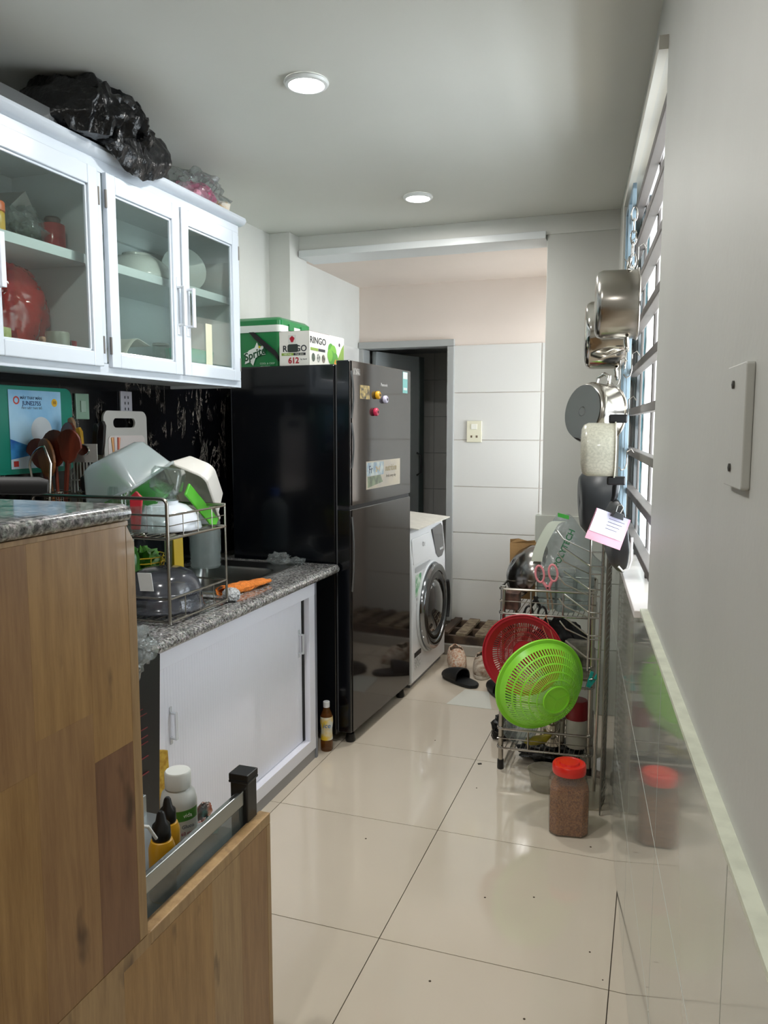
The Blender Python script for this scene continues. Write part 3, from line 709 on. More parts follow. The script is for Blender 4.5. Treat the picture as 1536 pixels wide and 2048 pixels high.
for z, nm in ((CT+.012, 'lower_basket'), (1.085, 'upper_basket')):
    mb = MB(); r = .0045
    loop = lambda zz: [(RX0, RY0, zz), (RX1, RY0, zz), (RX1, RY1, zz), (RX0, RY1, zz)]
    for p, q in zip(loop(z), loop(z)[1:] + loop(z)[:1]): mb.tube([p, q], r, 8)
    up = .07
    for p, q in zip(loop(z+up), loop(z+up)[1:] + loop(z+up)[:1]): mb.tube([p, q], .0035, 8)
    for i in range(1, 4):
        y = RY0 + (RY1-RY0)*i/4; mb.tube([(RX1, y, z), (RX1, y, z+up)], .0018, 6)
    if z > 1: 
        for p, q in zip(loop(z+up*.55), loop(z+up*.55)[1:2] + loop(z+up*.55)[2:3]): mb.tube([p, q], .0016, 6)
    fr = mb.build(nm, WIRE, dr, smooth=True)
    mb = MB()
    for i in range(1, 16):
        x = RX0 + (RX1-RX0)*i/16; mb.tube([(x, RY0, z), (x, RY1, z)], .0017, 6)
    stuff(mb.build('wire_grid', WIRE, fr, smooth=True))
UZ = 1.088
# lower basket things
t = T('food_cover', 'round smoky plastic dome cover on the lower basket of the dish rack', 'lid', (-1.485, 2.105, CT+.02))
MB().lathe([(.128, .0), (.130, .004), (.126, .008), (.122, .03), (.118, .055)], 48).build('base', GREYL, t, smooth=True, solid=.0015)
MB().lathe([(.128, .056), (.120, .060), (.112, .085), (.092, .112), (.06, .126), (.02, .13), (0, .13)], 48).build('dome', GREYL, t, smooth=True, solid=.0015)
t = T('soap_box', 'white plastic box with a printed label inside the smoky dome cover', 'box', (-1.455, 2.06, CT+.024), .5)
MB().box(-.05, .05, -.025, .025, 0, .028).build('body', mat('soap_white', '#d8d7d2', .5), t, bevel=.006)
MB().box(-.02, .02, -.0255, .0255, .006, .0285).build('print', mat('soap_print', '#b98a80', .5, col2='#e9e4de', scale=90), t)
mb = MB().box(-.0012, .0012, -.022, .022, 0, .06); o = mb.build('label_card', mat('card_white', '#dfe0df', .5), None, loc=(-1.452, 1.975, CT+.10), rot=(0, R(14), R(-80))); tag(o, 'white card leaning inside the near end of the dish rack', 'card')
# things behind / below the upper basket
t = T('wire_fruit_basket', 'yellow wire basket with green leaves behind the dish rack', 'basket', (-1.70, 2.42, CT)); t.location = (-1.73, 2.325, CT)
mb = MB()
for i in range(7):
    z = .02 + .02*i; r = .05 + .012*i/2; mb.tube([(r*cos(2*pi*k/28), r*sin(2*pi*k/28), z) for k in range(28)], .0022, 6, True)
for k in range(12):
    a = 2*pi*k/12; mb.tube([(.05*cos(a), .05*sin(a), .0), (.086*cos(a), .086*sin(a), .14)], .0022, 6)
stuff(mb.build('wires', mat('yellow_wire', '#d9b52c', .35), t, smooth=True))
o = MB().blob((0, 0, .12), (.06, .06, .045), 61, .35, 4, 36, .25, 6).build('greens', mat('leaf_green', '#4f8f2c', .5, var=.5, scale=50), None, smooth=True, loc=(-1.73, 2.325, CT)); tag(o, 'bunch of green leaves in the yellow wire basket', 'vegetable')
t = T('detergent_pack', 'white and yellow detergent pouch with a red mark behind the dish rack', 'packet', (-1.66, 2.46, CT), -.5); t.location = (-1.60, 2.335, CT)
MB().prism([(-.035, 0), (.035, 0), (.04, .03), (.036, .22), (-.036, .22), (-.04, .03)], -.018, .018, 'y').build('pouch', mat('pouch_white', '#dfdccb', .35), t, bevel=.006)
MB().prism([(.012, .0), (.036, .0), (.041, .03), (.037, .215), (.03, .215)], -.0186, .0186, 'y').build('yellow_edge', mat('pouch_yellow', '#e0bb20', .35), t, bevel=.002)
MB().lathe([(0, 0), (.014, 0)], 5, Mt((0, -.0188, .185), (pi/2, 0, 0))).build('emblem', ink('#c02030'), t)
MB().box(-.034, -.022, -.0188, -.0182, .03, .12).build('blue_print', ink('#2f5f9c'), t)
t = T('soap_bottle', 'green dish soap bottle behind the lower basket of the rack', 'bottle', (-1.68, 2.39, CT)); t.location = (-1.68, 2.41, CT); t.location = (-1.705, 2.235+.0, CT+.02)
MB().lathe([(0, 0), (.028, 0), (.03, .01), (.03, .13), (.02, .16), (.01, .17), (.01, .19), (0, .19)], 26).build('body', clear('soap_green', '#7fc56a', .5, '#6fbf5e', .1), t, smooth=True)
MB().lathe([(.012, .185), (.012, .21), (.006, .22), (0, .22)], 16).build('cap', mat('cap_white', '#dddddd', .4), t, smooth=True)
# upper basket things
def tub(mb, L, W_, H, dr_=.018, rim=.009):
    a = rrect(-L/2, L/2, -W_/2, W_/2, .025); b = rrect(-L/2+dr_, L/2-dr_, -W_/2+dr_, W_/2-dr_, .03); c = rrect(-L/2-rim, L/2+rim, -W_/2-rim, W_/2+rim, .028)
    d = rrect(-L/2+dr_+.02, L/2-dr_-.02, -W_/2+dr_+.02, W_/2-dr_-.02, .02); e = rrect(-.004, .004, -.004, .004, .003)
    ring(mb, [(c, -.008), (c, 0), (a, 0), (b, H-.012), (d, H), (e, H)])
mb = MB(); tub(mb, .20, .26, .11, .03)
o = mb.build('plastic_tub', MILK, None, smooth=True, solid=.0018, loc=(-1.60, 2.105, 1.235), rot=(R(16), R(-22), 0)); tag(o, 'large milky white tub turned upside down on top of the dish rack pile', 'tub')
mb = MB(); tub(mb, .17, .22, .085, .025)
o = mb.build('plastic_tub', mat('tub_white', '#dad7d0', .3, sub=.1), None, smooth=True, solid=.002, loc=(-1.515, 2.235, 1.185), rot=(R(-48), R(18), R(-4))); tag(o, 'opaque white tub leaning over the far end of the dish rack', 'tub')
o.location = (-1.50, 2.31, 1.200)
mb = MB(); tub(mb, .15, .19, .07, .02)
o = mb.build('plastic_tub', clear('green_tub_plastic', '#a9e3a2', .45, '#7ed07c', .15), None, smooth=True, solid=.0018, loc=(-1.57, 2.17, 1.165), rot=(R(10), R(-38), R(20))); tag(o, 'pale green translucent tub under the milky tub in the dish rack', 'tub')
o = MB().box(-.004, .004, -.11, .11, -.022, .022).build('green_tray', mat('lid_green', '#57b533', .3), None, bevel=.003, loc=(-1.435, 2.265, 1.150), rot=(R(-38), 0, R(0))); tag(o, 'bright green lid edge slanting under the white tub in the dish rack', 'lid')
o = MB().box(-.10, .02, -.003, .003, -.06, .06).build('cutting_mat', mat('lid_green', '#57b533'), None, bevel=.003, loc=(-1.60, 2.05, 1.20), rot=(R(10), R(35), 0)); tag(o, 'green plastic lid standing behind the ribbed glass in the dish rack', 'lid')
o = lathe_thing('mixing_bowl', 'white bowl turned upside down in the upper basket of the dish rack', 'bowl', (-1.475, 2.125, UZ+.005), [(.105, 0), (.107, .004), (.103, .02), (.088, .05), (.06, .075), (.035, .083), (.035, .090), (.03, .090), (.03, .083), (0, .083)], mat('porcelain_cool', '#d9dee6', .18, coat=.5), solid=.002)
t = T('glass_jar', 'square clear glass jar upside down on the white bowl in the dish rack', 'jar', (-1.475, 2.115, UZ+.098))
mb = MB(); ring(mb, [(rrect(-.032, .032, -.032, .032, .028), 0), (rrect(-.032, .032, -.032, .032, .028), .02), (rrect(-.046, .046, -.046, .046, .018), .035), (rrect(-.047, .047, -.047, .047, .016), .09), (rrect(-.040, .040, -.040, .040, .016), .103), (rrect(-.03, .03, -.03, .03, .02), .100), (rrect(-.005, .005, -.005, .005, .004), .098)])
mb.build('body', GLS, t, smooth=True, solid=.003, rot=(R(-6), R(8), R(20)))
t = T('ribbed_glass', 'ribbed drinking glass upside down at the near side of the dish rack', 'glass', (-1.565, 2.005, UZ+.005)); n = 64
mb = MB(); prof = [(.040, 0), (.039, .03), (.035, .10), (.032, .135), (.030, .142), (0, .142)]
mb.grid(n, 5, lambda a, b: (lambda r, z, k: (r*k*cos(2*pi*a), r*k*sin(2*pi*a), z))(prof[int(round(b*5))][0], prof[int(round(b*5))][1], 1 + .03*cos(2*pi*a*16)))
mb.build('body', GLS, t, smooth=True, solid=.0022); t.location.z = UZ+.006
for k, (x, y, l) in enumerate(((-1.50, 1.995, 'clear glass tumbler with a red wrapped sachet at the near corner of the dish rack'), (-1.425, 2.0, 'short clear glass tumbler at the right near corner of the dish rack'))):
    lathe_thing('tumbler', l, 'glass', (x, y, UZ+.006), [(0, .003), (.028, .003), (.031, 0), (.034, .085), (.032, .085), (.029, .008), (0, .008)], GLS, group='tumblers in the dish rack')
mb = MB().prism([(-.014, .0), (.014, .0), (.02, .10), (.0, .12), (-.02, .10)], -.006, .006, 'y'); o = mb.build('red_sachet', mat('sachet_red', '#b02230', .3), None, bevel=.003, loc=(-1.50, 1.995, UZ+.016), rot=(R(-8), 0, .3)); tag(o, 'red sachet standing in the clear glass tumbler', 'sachet')
# ---- utensil caddies
def caddy(loc, label, w_=.07, d_=.06, h_=.12):
    t = T('utensil_caddy', label, 'caddy', loc)
    mb = MB()
    for i in range(6):
        z = .004 + (h_-.004)*i/5; pts = rrect(-w_/2, w_/2, -d_/2, d_/2, .015, 4); mb.tube([(a, b, z) for a, b in pts], .0014 if i < 5 else .0025, 6, True)
    for a, b in rrect(-w_/2, w_/2, -d_/2, d_/2, .015, 3): mb.tube([(a, b, .003), (a, b, h_)], .0014, 6)
    stuff(mb.build('wires', WIRE, t, smooth=True))
    MB().box(-w_/2+.008, w_/2-.008, -d_/2+.008, d_/2-.008, .001, .004).build('floor_plate', WIRE, t)
    return t
caddy((-1.805, 2.01, UZ+.005), 'round-cornered wire caddy holding the wooden spoons')
caddy((-1.705, 2.05, UZ+.005), 'wire caddy of steel cutlery right of the wooden spoons', .08)
caddy((-1.80, 2.17, UZ+.005), 'wire caddy of knives at the back of the dish rack', .08, .07)
def spoon(loc, rot, m, label, L=.25, bw=.034, bh=.075, flat=False, grp='wooden spoons and spatulas'):
    mb = MB()
    mb.tube([(0, 0, 0), (0, 0, L*.4), (0, 0, L-bh*.9)], [.006, .005, .006], 10)
    pts = []
    n = 20
    for i in range(n):
        a = 2*pi*i/n; sx_ = bw*sin(a)*(1 if not flat else (1.1 if cos(a) > 0 else .8)); sz = bh/2*cos(a)
        pts.append((sx_, L - bh/2 + sz))
    mb.prism(pts, -.0045, .0045, 'y')
    o = mb.build('wooden_spoon', m, None, bevel=.002, loc=loc, rot=rot); tag(o, label, 'spoon', grp); return o
B0 = UZ+.012
spoon((-1.80, 2.00, B0), (R(3), R(-7), R(-15)), SPOON, 'large brown wooden spoon with a broad bowl, nearest in the wire caddy', .285, .042, .125)
spoon((-1.805, 2.015, B0), (R(-2), R(-3), R(5)), SPOONR, 'wide dark red wooden spatula standing behind the brown spoon', .31, .045, .12, True)
spoon((-1.80, 2.025, B0), (R(-4), R(3), R(-20)), SPOONR, 'dark red wooden spatula, tallest in the wire caddy', .335, .042, .11, True)
spoon((-1.79, 2.02, B0), (R(4), R(8), R(10)), SPOONR, 'dark red wooden spatula leaning right in the caddy', .315, .040, .11, True)
spoon((-1.815, 2.02, B0), (R(-3), R(-14), R(20)), SPOONR, 'dark red wooden spatula leaning left in the caddy', .29, .036, .10, True)
# looped chrome handle left of the spoons
mb = MB().tube([(-.035, 0, 0), (-.035, 0, .15)] + arc(.03, 0, .19, .075, 170, 100) + [(.04, 0, .21), (.02, 0, .0)], .004, 8)
o = mb.build('ladle', STEEL, None, smooth=True, loc=(-1.835, 1.975, UZ+.006)); tag(o, 'bent chrome wire handle standing left of the wooden spoons', 'utensil')
# cutlery
for k, (dx, dy, rx, ry, hb, m) in enumerate(((0, 0, 4, 9, .17, STEELB), (.012, .01, -3, 14, .18, STEELB), (-.012, .006, 2, -4, .175, STEELB), (-.02, -.008, 6, 3, .165, BLKP), (.018, -.01, 7, 16, .16, BLKP))):
    mb = MB().box(-.005, .005, -.0012, .0012, 0, hb*.7).lathe([(.0, -.03), (.006, -.027), (.0135, -.008), (.014, .008), (.009, .024), (0, .03)], 14, Mt((0, 0, hb*.7+.02), (0, 0, 0), (1, .2, 1)))
    o = mb.build('table_spoon', m, None, smooth=True, loc=(-1.705+dx, 2.05+dy, B0), rot=(R(rx), R(ry), 0)); tag(o, ['steel spoon upright in the cutlery caddy', 'steel spoon leaning furthest right in the cutlery caddy', 'steel spoon leaning left in the cutlery caddy', 'black-handled utensil at the left of the cutlery caddy', 'black-handled utensil leaning right in the cutlery caddy'][k], 'spoon', 'cutlery in the dish rack')
# grater / slotted plate
mb = MB().box(-.05, .05, -.0015, .0015, .06, .12)
for i in range(9): mb.box(-.05 + .0119*i, -.047 + .0119*i, -.0015, .0015, -.04, .06)
mb.box(-.05, .05, -.0015, .0015, 0, .004)
o = mb.build('slotted_rack', mat('slotted_grey', '#b9bdb9', .3, .4), None, loc=(-1.765, 2.09, UZ+.13), rot=(0, 0, R(8))); o.location.z = UZ + .155; tag(o, 'grey slotted holder with an oval badge standing among the utensils', 'holder')
mb = MB().lathe([(0, .001), (.014, .001), (.017, .003), (.019, 0)], 24, Mt((0, -.002, .1), (pi/2, 0, 0), (1.3, 1, 1))); mb.build('badge', STEELB, o, smooth=True)
# knives
for k, (x, y, z, rx, ry, m, l) in enumerate(((-1.80, 2.17, .0, 4, -5, mat('knife_wood', '#8a6a4c', .5), 'wood-handled cleaver standing in the knife caddy'), (-1.775, 2.18, -.02, -2, 4, BLKP, 'black-handled knife next to the wood-handled cleaver'), (-1.75, 2.16, -.01, 3, 9, BLKP, 'black-handled knife leaning right in the knife caddy'), (-1.79, 2.15, -.035, 2, 0, mat('knife_yellow', '#d2a02b', .4), 'yellow-handled knife in the knife caddy'))):
    t = T('kitchen_knife', l, 'knife', (x-.035, y, UZ+.05), rot=(R(rx), R(ry), R(10)), group='knives in the dish rack')
    MB().prism([(-.012, 0), (.012, 0), (.012, .2+z), (-.012, .2+z)], -.001, .001, 'y').build('blade', STEELB, t)
    MB().prism([(-.012, .2+z), (.012, .2+z), (.014, .24+z), (.012, .30+z), (.004, .315+z), (-.008, .31+z), (-.012, .27+z)], -.008, .008, 'y').build('handle', m, t, bevel=.003)
for k in range(6):
    mb = MB().tube([(0, 0, 0), (0, 0, .235)], [.0022, .0036], 8)
    o = mb.build('chopstick', mat('chopstick_wood', '#b98a58', .5) if k % 2 else mat('chopstick_red', '#8a3a22', .4), None, smooth=True, loc=(-1.735+.008*(k % 3), 2.20+.007*(k//3), UZ+.06), rot=(R(2*k-5), R(3-k), 0)); tag(o, 'slim wooden chopstick standing in the bundle left of the white cutting board', 'chopstick', 'chopsticks by the white board')
t = T('brush', 'brush with an orange-brown wooden handle leaning against the white cutting board', 'brush', (-1.70, 2.33, UZ+.10), rot=(0, R(22), R(50))); t.location = (-1.80, 2.255, UZ+.055)
MB().tube([(0, 0, 0), (0, 0, .1), (0, 0, .2)], [.006, .008, .011], 12).build('handle', mat('brush_orange', '#a8652a', .45), t, smooth=True)
MB().blob((.0, -.01, .15), (.02, .02, .03), 3, .1, 3, 20).build('head', BLKM, t, smooth=True)
# boards on the back wall
def board(name, label, y0, y1, z0, z1, x, m, r=.03, th=.012, slot=None):
    mb = MB(); P = rrect(y0, y1, z0, z1, r)
    if slot:
        a0, a1, b0, b1 = slot; Q = rrect(a0, a1, b0, b1, (b1-b0)*.48)
        n = len(P); vs = [(x, a, b) for a, b in P] + [(x, a, b) for a, b in Q] + [(x+th, a, b) for a, b in P] + [(x+th, a, b) for a, b in Q]
        fs = []
        for i in range(n):
            j = (i+1) % n
            fs += [(i, j, n+j, n+i), (2*n+i, 3*n+i, 3*n+j, 2*n+j), (i, 2*n+i, 2*n+j, j), (n+i, n+j, 3*n+j, 3*n+i)]
        mb.add(vs, fs)
    else: mb.prism(P, x, x+th, 'x')
    o = mb.build(name, m, None, bevel=.002); tag(o, label, 'cutting board'); return o
o = board('cutting_board', 'large teal green plastic board with a blue leaflet, leaning on the black marble', 1.66, 2.22, 1.268, 1.548, XL+.022, mat('board_teal', '#0f7f6b', .35), .03, .014)
lf = T('leaflet', 'blue and white printed leaflet clipped on the teal board', 'leaflet', (XL+.0368, 2.05, 1.41))
YA, YB = -.115, .113
MB().box(0, .0008, YA, YB, -.125, .125).build('sheet', mat('leaflet_white', '#c5d9e6', .4), lf)
MB().prism([(YA, -.03), (YA, .125), (YB, .125), (YB, -.05), (.05, -.04), (-.03, -.06)], .0008, .0011, 'x').build('sky_print', mat('leaflet_sky', '#7db6dd', .4, col2='#aed4ea', scale=5), lf)
MB().prism([(YA, -.03), (-.03, -.055), (.05, -.04), (YB, -.05), (YB, -.09), (.03, -.075), (YA, -.095)], .0008, .0012, 'x').build('wave_print', mat('leaflet_blue', '#1f5ba6', .4, col2='#3c8fcc', scale=20), lf)
MB().lathe([(0, .0013), (.045, .0013), (.047, .0008)], 36, Mt((0, .02, -.005), (0, pi/2, 0))).build('machine_print', mat('leaflet_grey', '#c9cdd0', .4), lf)
MB().lathe([(0, .0014), (.013, .0014), (.0135, .0008)], 24, Mt((0, YB-.03, .088), (0, pi/2, 0))).build('medal_print', ink('#d9a91c'), lf)
MB().lathe([(.008, .0008), (.008, .0014), (.013, .0014), (.013, .0008)], 24, Mt((0, YA+.032, .092), (0, pi/2, 0))).build('logo_ring', ink('#c0392b'), lf)
text('MÁY THAY MÀN', .0125, ink('#12305c'), lf, (.0012, -.02, .1), RX, bold=.0002)
text('JUNE2755', .019, ink('#183a6b'), lf, (.0012, -.018, .083), RX, bold=.0004)
text('MÁY GIẶT THAY ĐỒ', .0095, ink('#4a4a5a'), lf, (.0012, -.018, .068), RX)
text('10', .014, ink('#7a4b10'), lf, (.0016, YB-.03, .088), RX, bold=.0003)
MB().box(.0008, .0014, YA+.01, YA+.03, -.118, -.1).build('corner_logo', ink('#b8332c'), lf)
o = board('cutting_board', 'pale grey and white cutting board with a slotted handle, leaning on the black marble', 2.375, 2.632, 1.07, 1.478, XL+.03, mat('board_grey', '#bdb9b2', .4), .03, .010, slot=(2.43, 2.56, 1.415, 1.45))
mb = MB().prism(rrect(2.395, 2.612, 1.09, 1.385, .02), XL+.04, XL+.0425, 'x'); mb.build('white_face', mat('board_white', '#d9cdc8', .4), o)
for y, z, c, l in ((2.285, 1.49, '#7f9a86', 'pale green blank switch plate on the black marble behind the knives'), (2.53, 1.508, '#a7a4aa', 'grey socket plate on the black marble above the pale cutting board')):
    t = T('wall_socket', l, 'socket', (XL+.018, y, z))
    MB().box(0, .008, -.034, .034, -.045, .045).build('plate', mat('plate'+c, c, .35), t, bevel=.002)
    if c == '#a7a4aa':
        for a in (-.022, 0, .022): 
            MB().box(.008, .0086, -.012, -.007, a-.005, a+.005).box(.008, .0086, .007, .012, a-.005, a+.005).build('socket_slot', BLKM, t)
    else: MB().box(.008, .012, -.012, .012, -.02, .02).build('rocker', mat('plate_rocker', '#93a898', .35), t, bevel=.001)

# ================================================================== FRIDGE (local frame: x = out of the door face, y = along the face)
FA = R(-3.2)
fr = T('fridge', 'tall black two-door refrigerator with a dark mirror front beside the sink counter', 'refrigerator', (-1.236, 3.122, 0), FA)
FW = .735
MB().box(-.60, -.075, 0, FW, .035, 1.685).build('body', BLK, fr, bevel=.006)
MB().box(-.075, -.066, .012, FW-.012, .05, 1.68).build('door_seal', mat('seal_grey', '#55575a', .5), fr)
def fdoor(z0, z1):
    o = MB().box(-.066, -.004, 0, FW, z0, z1).build('door', BLK, fr, bevel=.004)
    MB().box(-.0045, .0, .016, FW-.001, z0+.003, z1-.003).build('glass_front', FRD, o, bevel=.001)
    return o
top = fdoor(1.075, 1.70); low = fdoor(.055, 1.060)
MB().box(-.060, -.008, .004, FW-.004, 1.0595, 1.0755).build('door_gap', BLKM, fr)
for z0, z1, d in ((1.24, 1.435, top), (1.455, 1.655, top), (.70, 1.03, low)):
    pts = [(.003 + .009*sin(pi*i/14), .006, z0 + (z1-z0)*i/14) for i in range(15)]
    MB().tube(pts, .0045, 8).build('handle', mat('handle_black_chrome', '#8a8c90', .15, .8), d, smooth=True)
for x, y in ((-.03, .05), (-.03, FW-.06), (-.55, .05), (-.55, FW-.05)):
    MB().lathe([(0, 0), (.022, 0), (.024, .01), (.018, .036), (0, .036)], 20, Mt((x, y, 0))).build('foot', BLKP, fr, smooth=True)
text('Panasonic', .021, mat('logo_silver', '#c9c9c9', .3, .4), top, (.0006, .38, 1.612), RX, 'logo')
def magnet(y, z, c, l):
    t = T('fridge_magnet', l, 'magnet', (-1.236 + cos(FA)*.0008 - sin(FA)*y, 3.122 + sin(FA)*.0008 + cos(FA)*y, z), FA, 'round magnets on the fridge')
    MB().lathe([(.0, 0), (.017, 0), (.0185, .004), (.0185, .012), (.015, .017), (0, .018)], 28, Mt((0, 0, 0), (0, pi/2, 0))).build('button', mat('magnet'+c, c, .3), t, smooth=True)
    MB().lathe([(.006, .0175), (.007, .019), (.004, .0195), (0, .019)], 6, Mt((0, 0, 0), (0, pi/2, 0))).build('face_print', BLKM, t)
magnet(.285, 1.562, '#e0a81e', 'round yellow magnet on the fridge door, top left of the three')
magnet(.375, 1.545, '#c9c5dc', 'round white magnet on the fridge door, right of the yellow one')
magnet(.262, 1.485, '#c42c50', 'round pink-red magnet on the fridge door, lowest of the three')
def sticker(name, label, y0, y1, z0, z1, m, cat='sticker'):
    t = T(name, label, cat, (-1.236, 3.122, 0), FA)
    MB().box(.0003, .001, y0, y1, z0, z1).build('sheet', m, t)
    return t
t = sticker('sticker', 'small dark and gold square sticker by the upper fridge handle', .10, .205, 1.54, 1.60, mat('gold_sticker', '#2b2620', .4, col2='#c3a964', scale=45))
t = sticker('sticker', 'tiny white barcode sticker in the top left corner of the fridge', .03, .10, 1.640, 1.668, mat('sticker_white', '#a9a5a0', .5, col2='#4a4746', scale=70))
t = sticker('energy_label', 'small white and teal energy label at the top right of the fridge', .622, .688, 1.585, 1.69, mat('sticker_teal', '#6fb3ae', .45))
MB().box(.001, .0013, .625, .685, 1.655, 1.688).build('white_band', ink('#d5d8d5'), t)
MB().box(.001, .0013, .632, .680, 1.60, 1.612).build('white_band', ink('#d5d8d5'), t)
t = sticker('poster', 'wide pale leaflet taped to the lower part of the freezer door', .165, .585, 1.135, 1.262, mat('poster_cream', '#b9ae98', .45, col2='#a79f95', scale=8), 'poster')
MB().box(.001, .0013, .17, .37, 1.195, 1.256).build('blue_print', mat('poster_blue', '#7f95a8', .45, col2='#b9c2bd', scale=28), t)
MB().prism([(.18, 1.142), (.36, 1.16), (.33, 1.195), (.18, 1.192)], .001, .0013, 'x').build('green_print', mat('poster_green', '#7d8b6e', .45, col2='#55604e', scale=30), t)
text('Fr.Vinamilk', .042, ink('#8a7a3c'), t, (.0016, .40, 1.222), RX, sx=1.4) if False else text('nutrition', .045, ink('#8a7a4c'), t, (.0014, .465, 1.222), RX, sx=.9)
text('Fr', .05, ink('#2a2f44'), t, (.0015, .215, 1.222), RX)
text('2+1', .035, ink('#d0a840'), t, (.0015, .30, 1.222), RX)
text('fresh every day', .020, ink('#7c7468'), t, (.0014, .465, 1.185), RX)

# ---- on top of the fridge
FTZ = 1.6865
cb = T('cooler_box', 'green and white drinks cooler box on top of the fridge', 'cooler', (-1.665, 3.30, FTZ), R(-2))
def rb(mb, x0, x1, y0, y1, z0, z1, r, t0=0):
    a = rrect(x0+t0, x1-t0, y0+t0, y1-t0, r); b = rrect(x0, x1, y0, y1, r); c = rrect((x0+x1)/2-.004, (x0+x1)/2+.004, (y0+y1)/2-.004, (y0+y1)/2+.004, .003)
    ring(mb, [(c, z0), (a, z0), (b, z1), (c, z1)])
mb = MB(); rb(mb, -.25, .022, -.02, .28, 0, .165, .022, .006); mb.build('body', GREENC, cb, smooth=True)
mb = MB(); rb(mb, -.257, .029, -.027, .287, .165, .196, .026); mb.build('white_band', mat('cooler_white', '#dfe6df', .35), cb, smooth=True)
mb = MB(); ring(mb, [(rrect(-.257, .029, -.027, .287, .026), .196), (rrect(-.257, .029, -.027, .287, .026), .218), (rrect(-.240, .012, -.01, .27, .02), .232), (rrect(-.13, -.12, .1, .11, .003), .234)]); mb.build('lid', GREENC, cb, smooth=True)
for y in (.05, .17): MB().box(.0295, .037, y, y+.045, .175, .205).build('latch', GREENC, cb, bevel=.002)
MB().prism([(-.135, .166), (-.110, .166), (.0, .080), (.018, .055), (.018, .03), (.0, .055), (-.10, .130)], -.030, -.0225, 'y').build('carry_strap', BLKM, cb)
star = []
for k, (a, b) in enumerate([(-.058, .020), (-.050, .048), (-.062, .068), (-.040, .076), (-.035, .082), (-.004, .094), (.008, .118), (.018, .096), (.045, .104), (.038, .080), (.052, .062), (.020, .058), (-.002, .046), (-.014, .012), (-.030, .030)]): star.append((a - .105, b + .002))
MB().prism(star, -.0235, -.020, 'y').build('logo_burst', mat('logo_white', '#e9efe9', .4), cb)
text('Sprite', .050, mat('logo_green_dark', '#0b4a2a', .4), cb, (-.110, -.0240, .066), (pi/2, R(-18), 0), 'logo', bold=.0012, shear=.2)
MB().lathe([(0, 0), (.006, 0)], 12, Mt((-.083, -.0241, .098), (pi/2, 0, 0))).build('logo_spark', ink('#e2d62a'), cb)
text('COOL & CRISP', .012, ink('#b9d8c2'), cb, (-.045, -.0205, .022), RY)
text('ICE COLD', .011, ink('#b9d8c2'), cb, (-.055, -.0205, .008), RY)
rbx = T('carton_box', 'white RINGO card box with printed fruit on the fridge, before the cooler', 'box', (-1.585, 3.175, FTZ), R(-3))
BW, BD, BH = .150, .36, .150
rbx.location = (-1.600, 3.185, FTZ)
mb = MB()
mb.box(0, BW, 0, .003, 0, BH).box(0, BW, BD-.003, BD, 0, BH).box(0, .003, 0, BD, 0, BH).box(BW-.003, BW, 0, BD, 0, BH).box(0, BW, 0, BD, 0, .003)
mb.build('body', CARD, rbx, bevel=.001)
MB().box(.001, BW-.001, .001, .20, BH-.002, BH+.001, M=Mt((0, 0, 0), (R(0), 0, 0))).build('flap', mat('box_inside_brown', '#6b3a30', .6), rbx)
MB().box(.001, BW-.001, .205, BD-.001, BH-.002, BH+.002).build('flap', CARD, rbx)
text('RINGO', .038, ink('#20242c'), rbx, (.078, -.0006, .074), RY, sx=1.0, bold=.0006)
MB().box(.012, .072, -.0008, 0, .045, .056).build('green_bar', ink('#7f9c36'), rbx)
MB().box(.072, .132, -.0008, 0, .045, .056).build('black_bar', ink('#24262c'), rbx)
text('100% fresh', .009, ink('#dfe3cf'), rbx, (.042, -.001, .0505), RY)
text('Fruit  Juice', .009, ink('#dfe3cf'), rbx, (.102, -.001, .0505), RY)
text('612', .036, ink('#a3202c'), rbx, (.072, -.0006, .022), RY, bold=.0012)
text('by hand', .010, ink('#444850'), rbx, (.122, -.0006, .028), RY)
MB().box(.046, .086, -.0008, 0, .098, .134).build('emblem_frame', ink('#c9cbc4'), rbx)
for a, b, r in ((.060, .118, .007), (.071, .118, .007), (.0655, .110, .008), (.0655, .124, .006)): MB().lathe([(0, 0), (r, 0)], 14, Mt((a, -.0011, b), (pi/2, 0, 0))).build('emblem_fruit', ink('#b81f36'), rbx)
MB().prism(rrect(.046, .095, .06, .094, .006), -.0035, -.001, 'y').build('hand_hole', mat('hole_dark', '#2a332f', .6), rbx)
xs = BW + .0006
text('RINGO', .040, ink('#20242c'), rbx, (xs, .085, .112), RX, sx=1.25, bold=.0006)
MB().box(BW, BW+.0008, .012, .085, .068, .080).build('green_bar', ink('#7f9c36'), rbx)
MB().box(BW, BW+.0008, .088, .155, .068, .080).build('black_bar', ink('#24262c'), rbx)
for k, c in enumerate(('#5c6a5e', '#b9bcb5', '#8a7f72')):
    MB().lathe([(0, 0), (.017, 0)], 20, Mt((xs, .038 + .05*k, .038), (0, pi/2, 0), (1.1, 1, 1))).build('round_picture', mat('pic'+c, c, .5, col2='#2f3530', scale=60), rbx)
for k, (a, b, r) in enumerate(((.215, .085, .03), (.24, .075, .034), (.22, .05, .034), (.205, .06, .028), (.26, .045, .03))):
    MB().lathe([(0, 0), (r, 0)], 24, Mt((xs+.0002*k, a, b), (0, pi/2, 0))).build('apple_print', mat('apple%d' % (k % 2), '#6fae3a' if k % 2 else '#4f9433', .5), rbx)
MB().prism([(.30, .0), (.355, .0), (.355, .12), (.33, .10), (.29, .05)], BW, BW+.001, 'x').build('apple_print', ink('#7a9a3c'), rbx)
text('61', .045, ink('#e07a1c'), rbx, (xs+.0012, .27, .026), RX, bold=.001)
MB().box(BW, BW+.001, .285, .325, .095, .135).build('emblem_frame', ink('#e6e7df'), rbx)
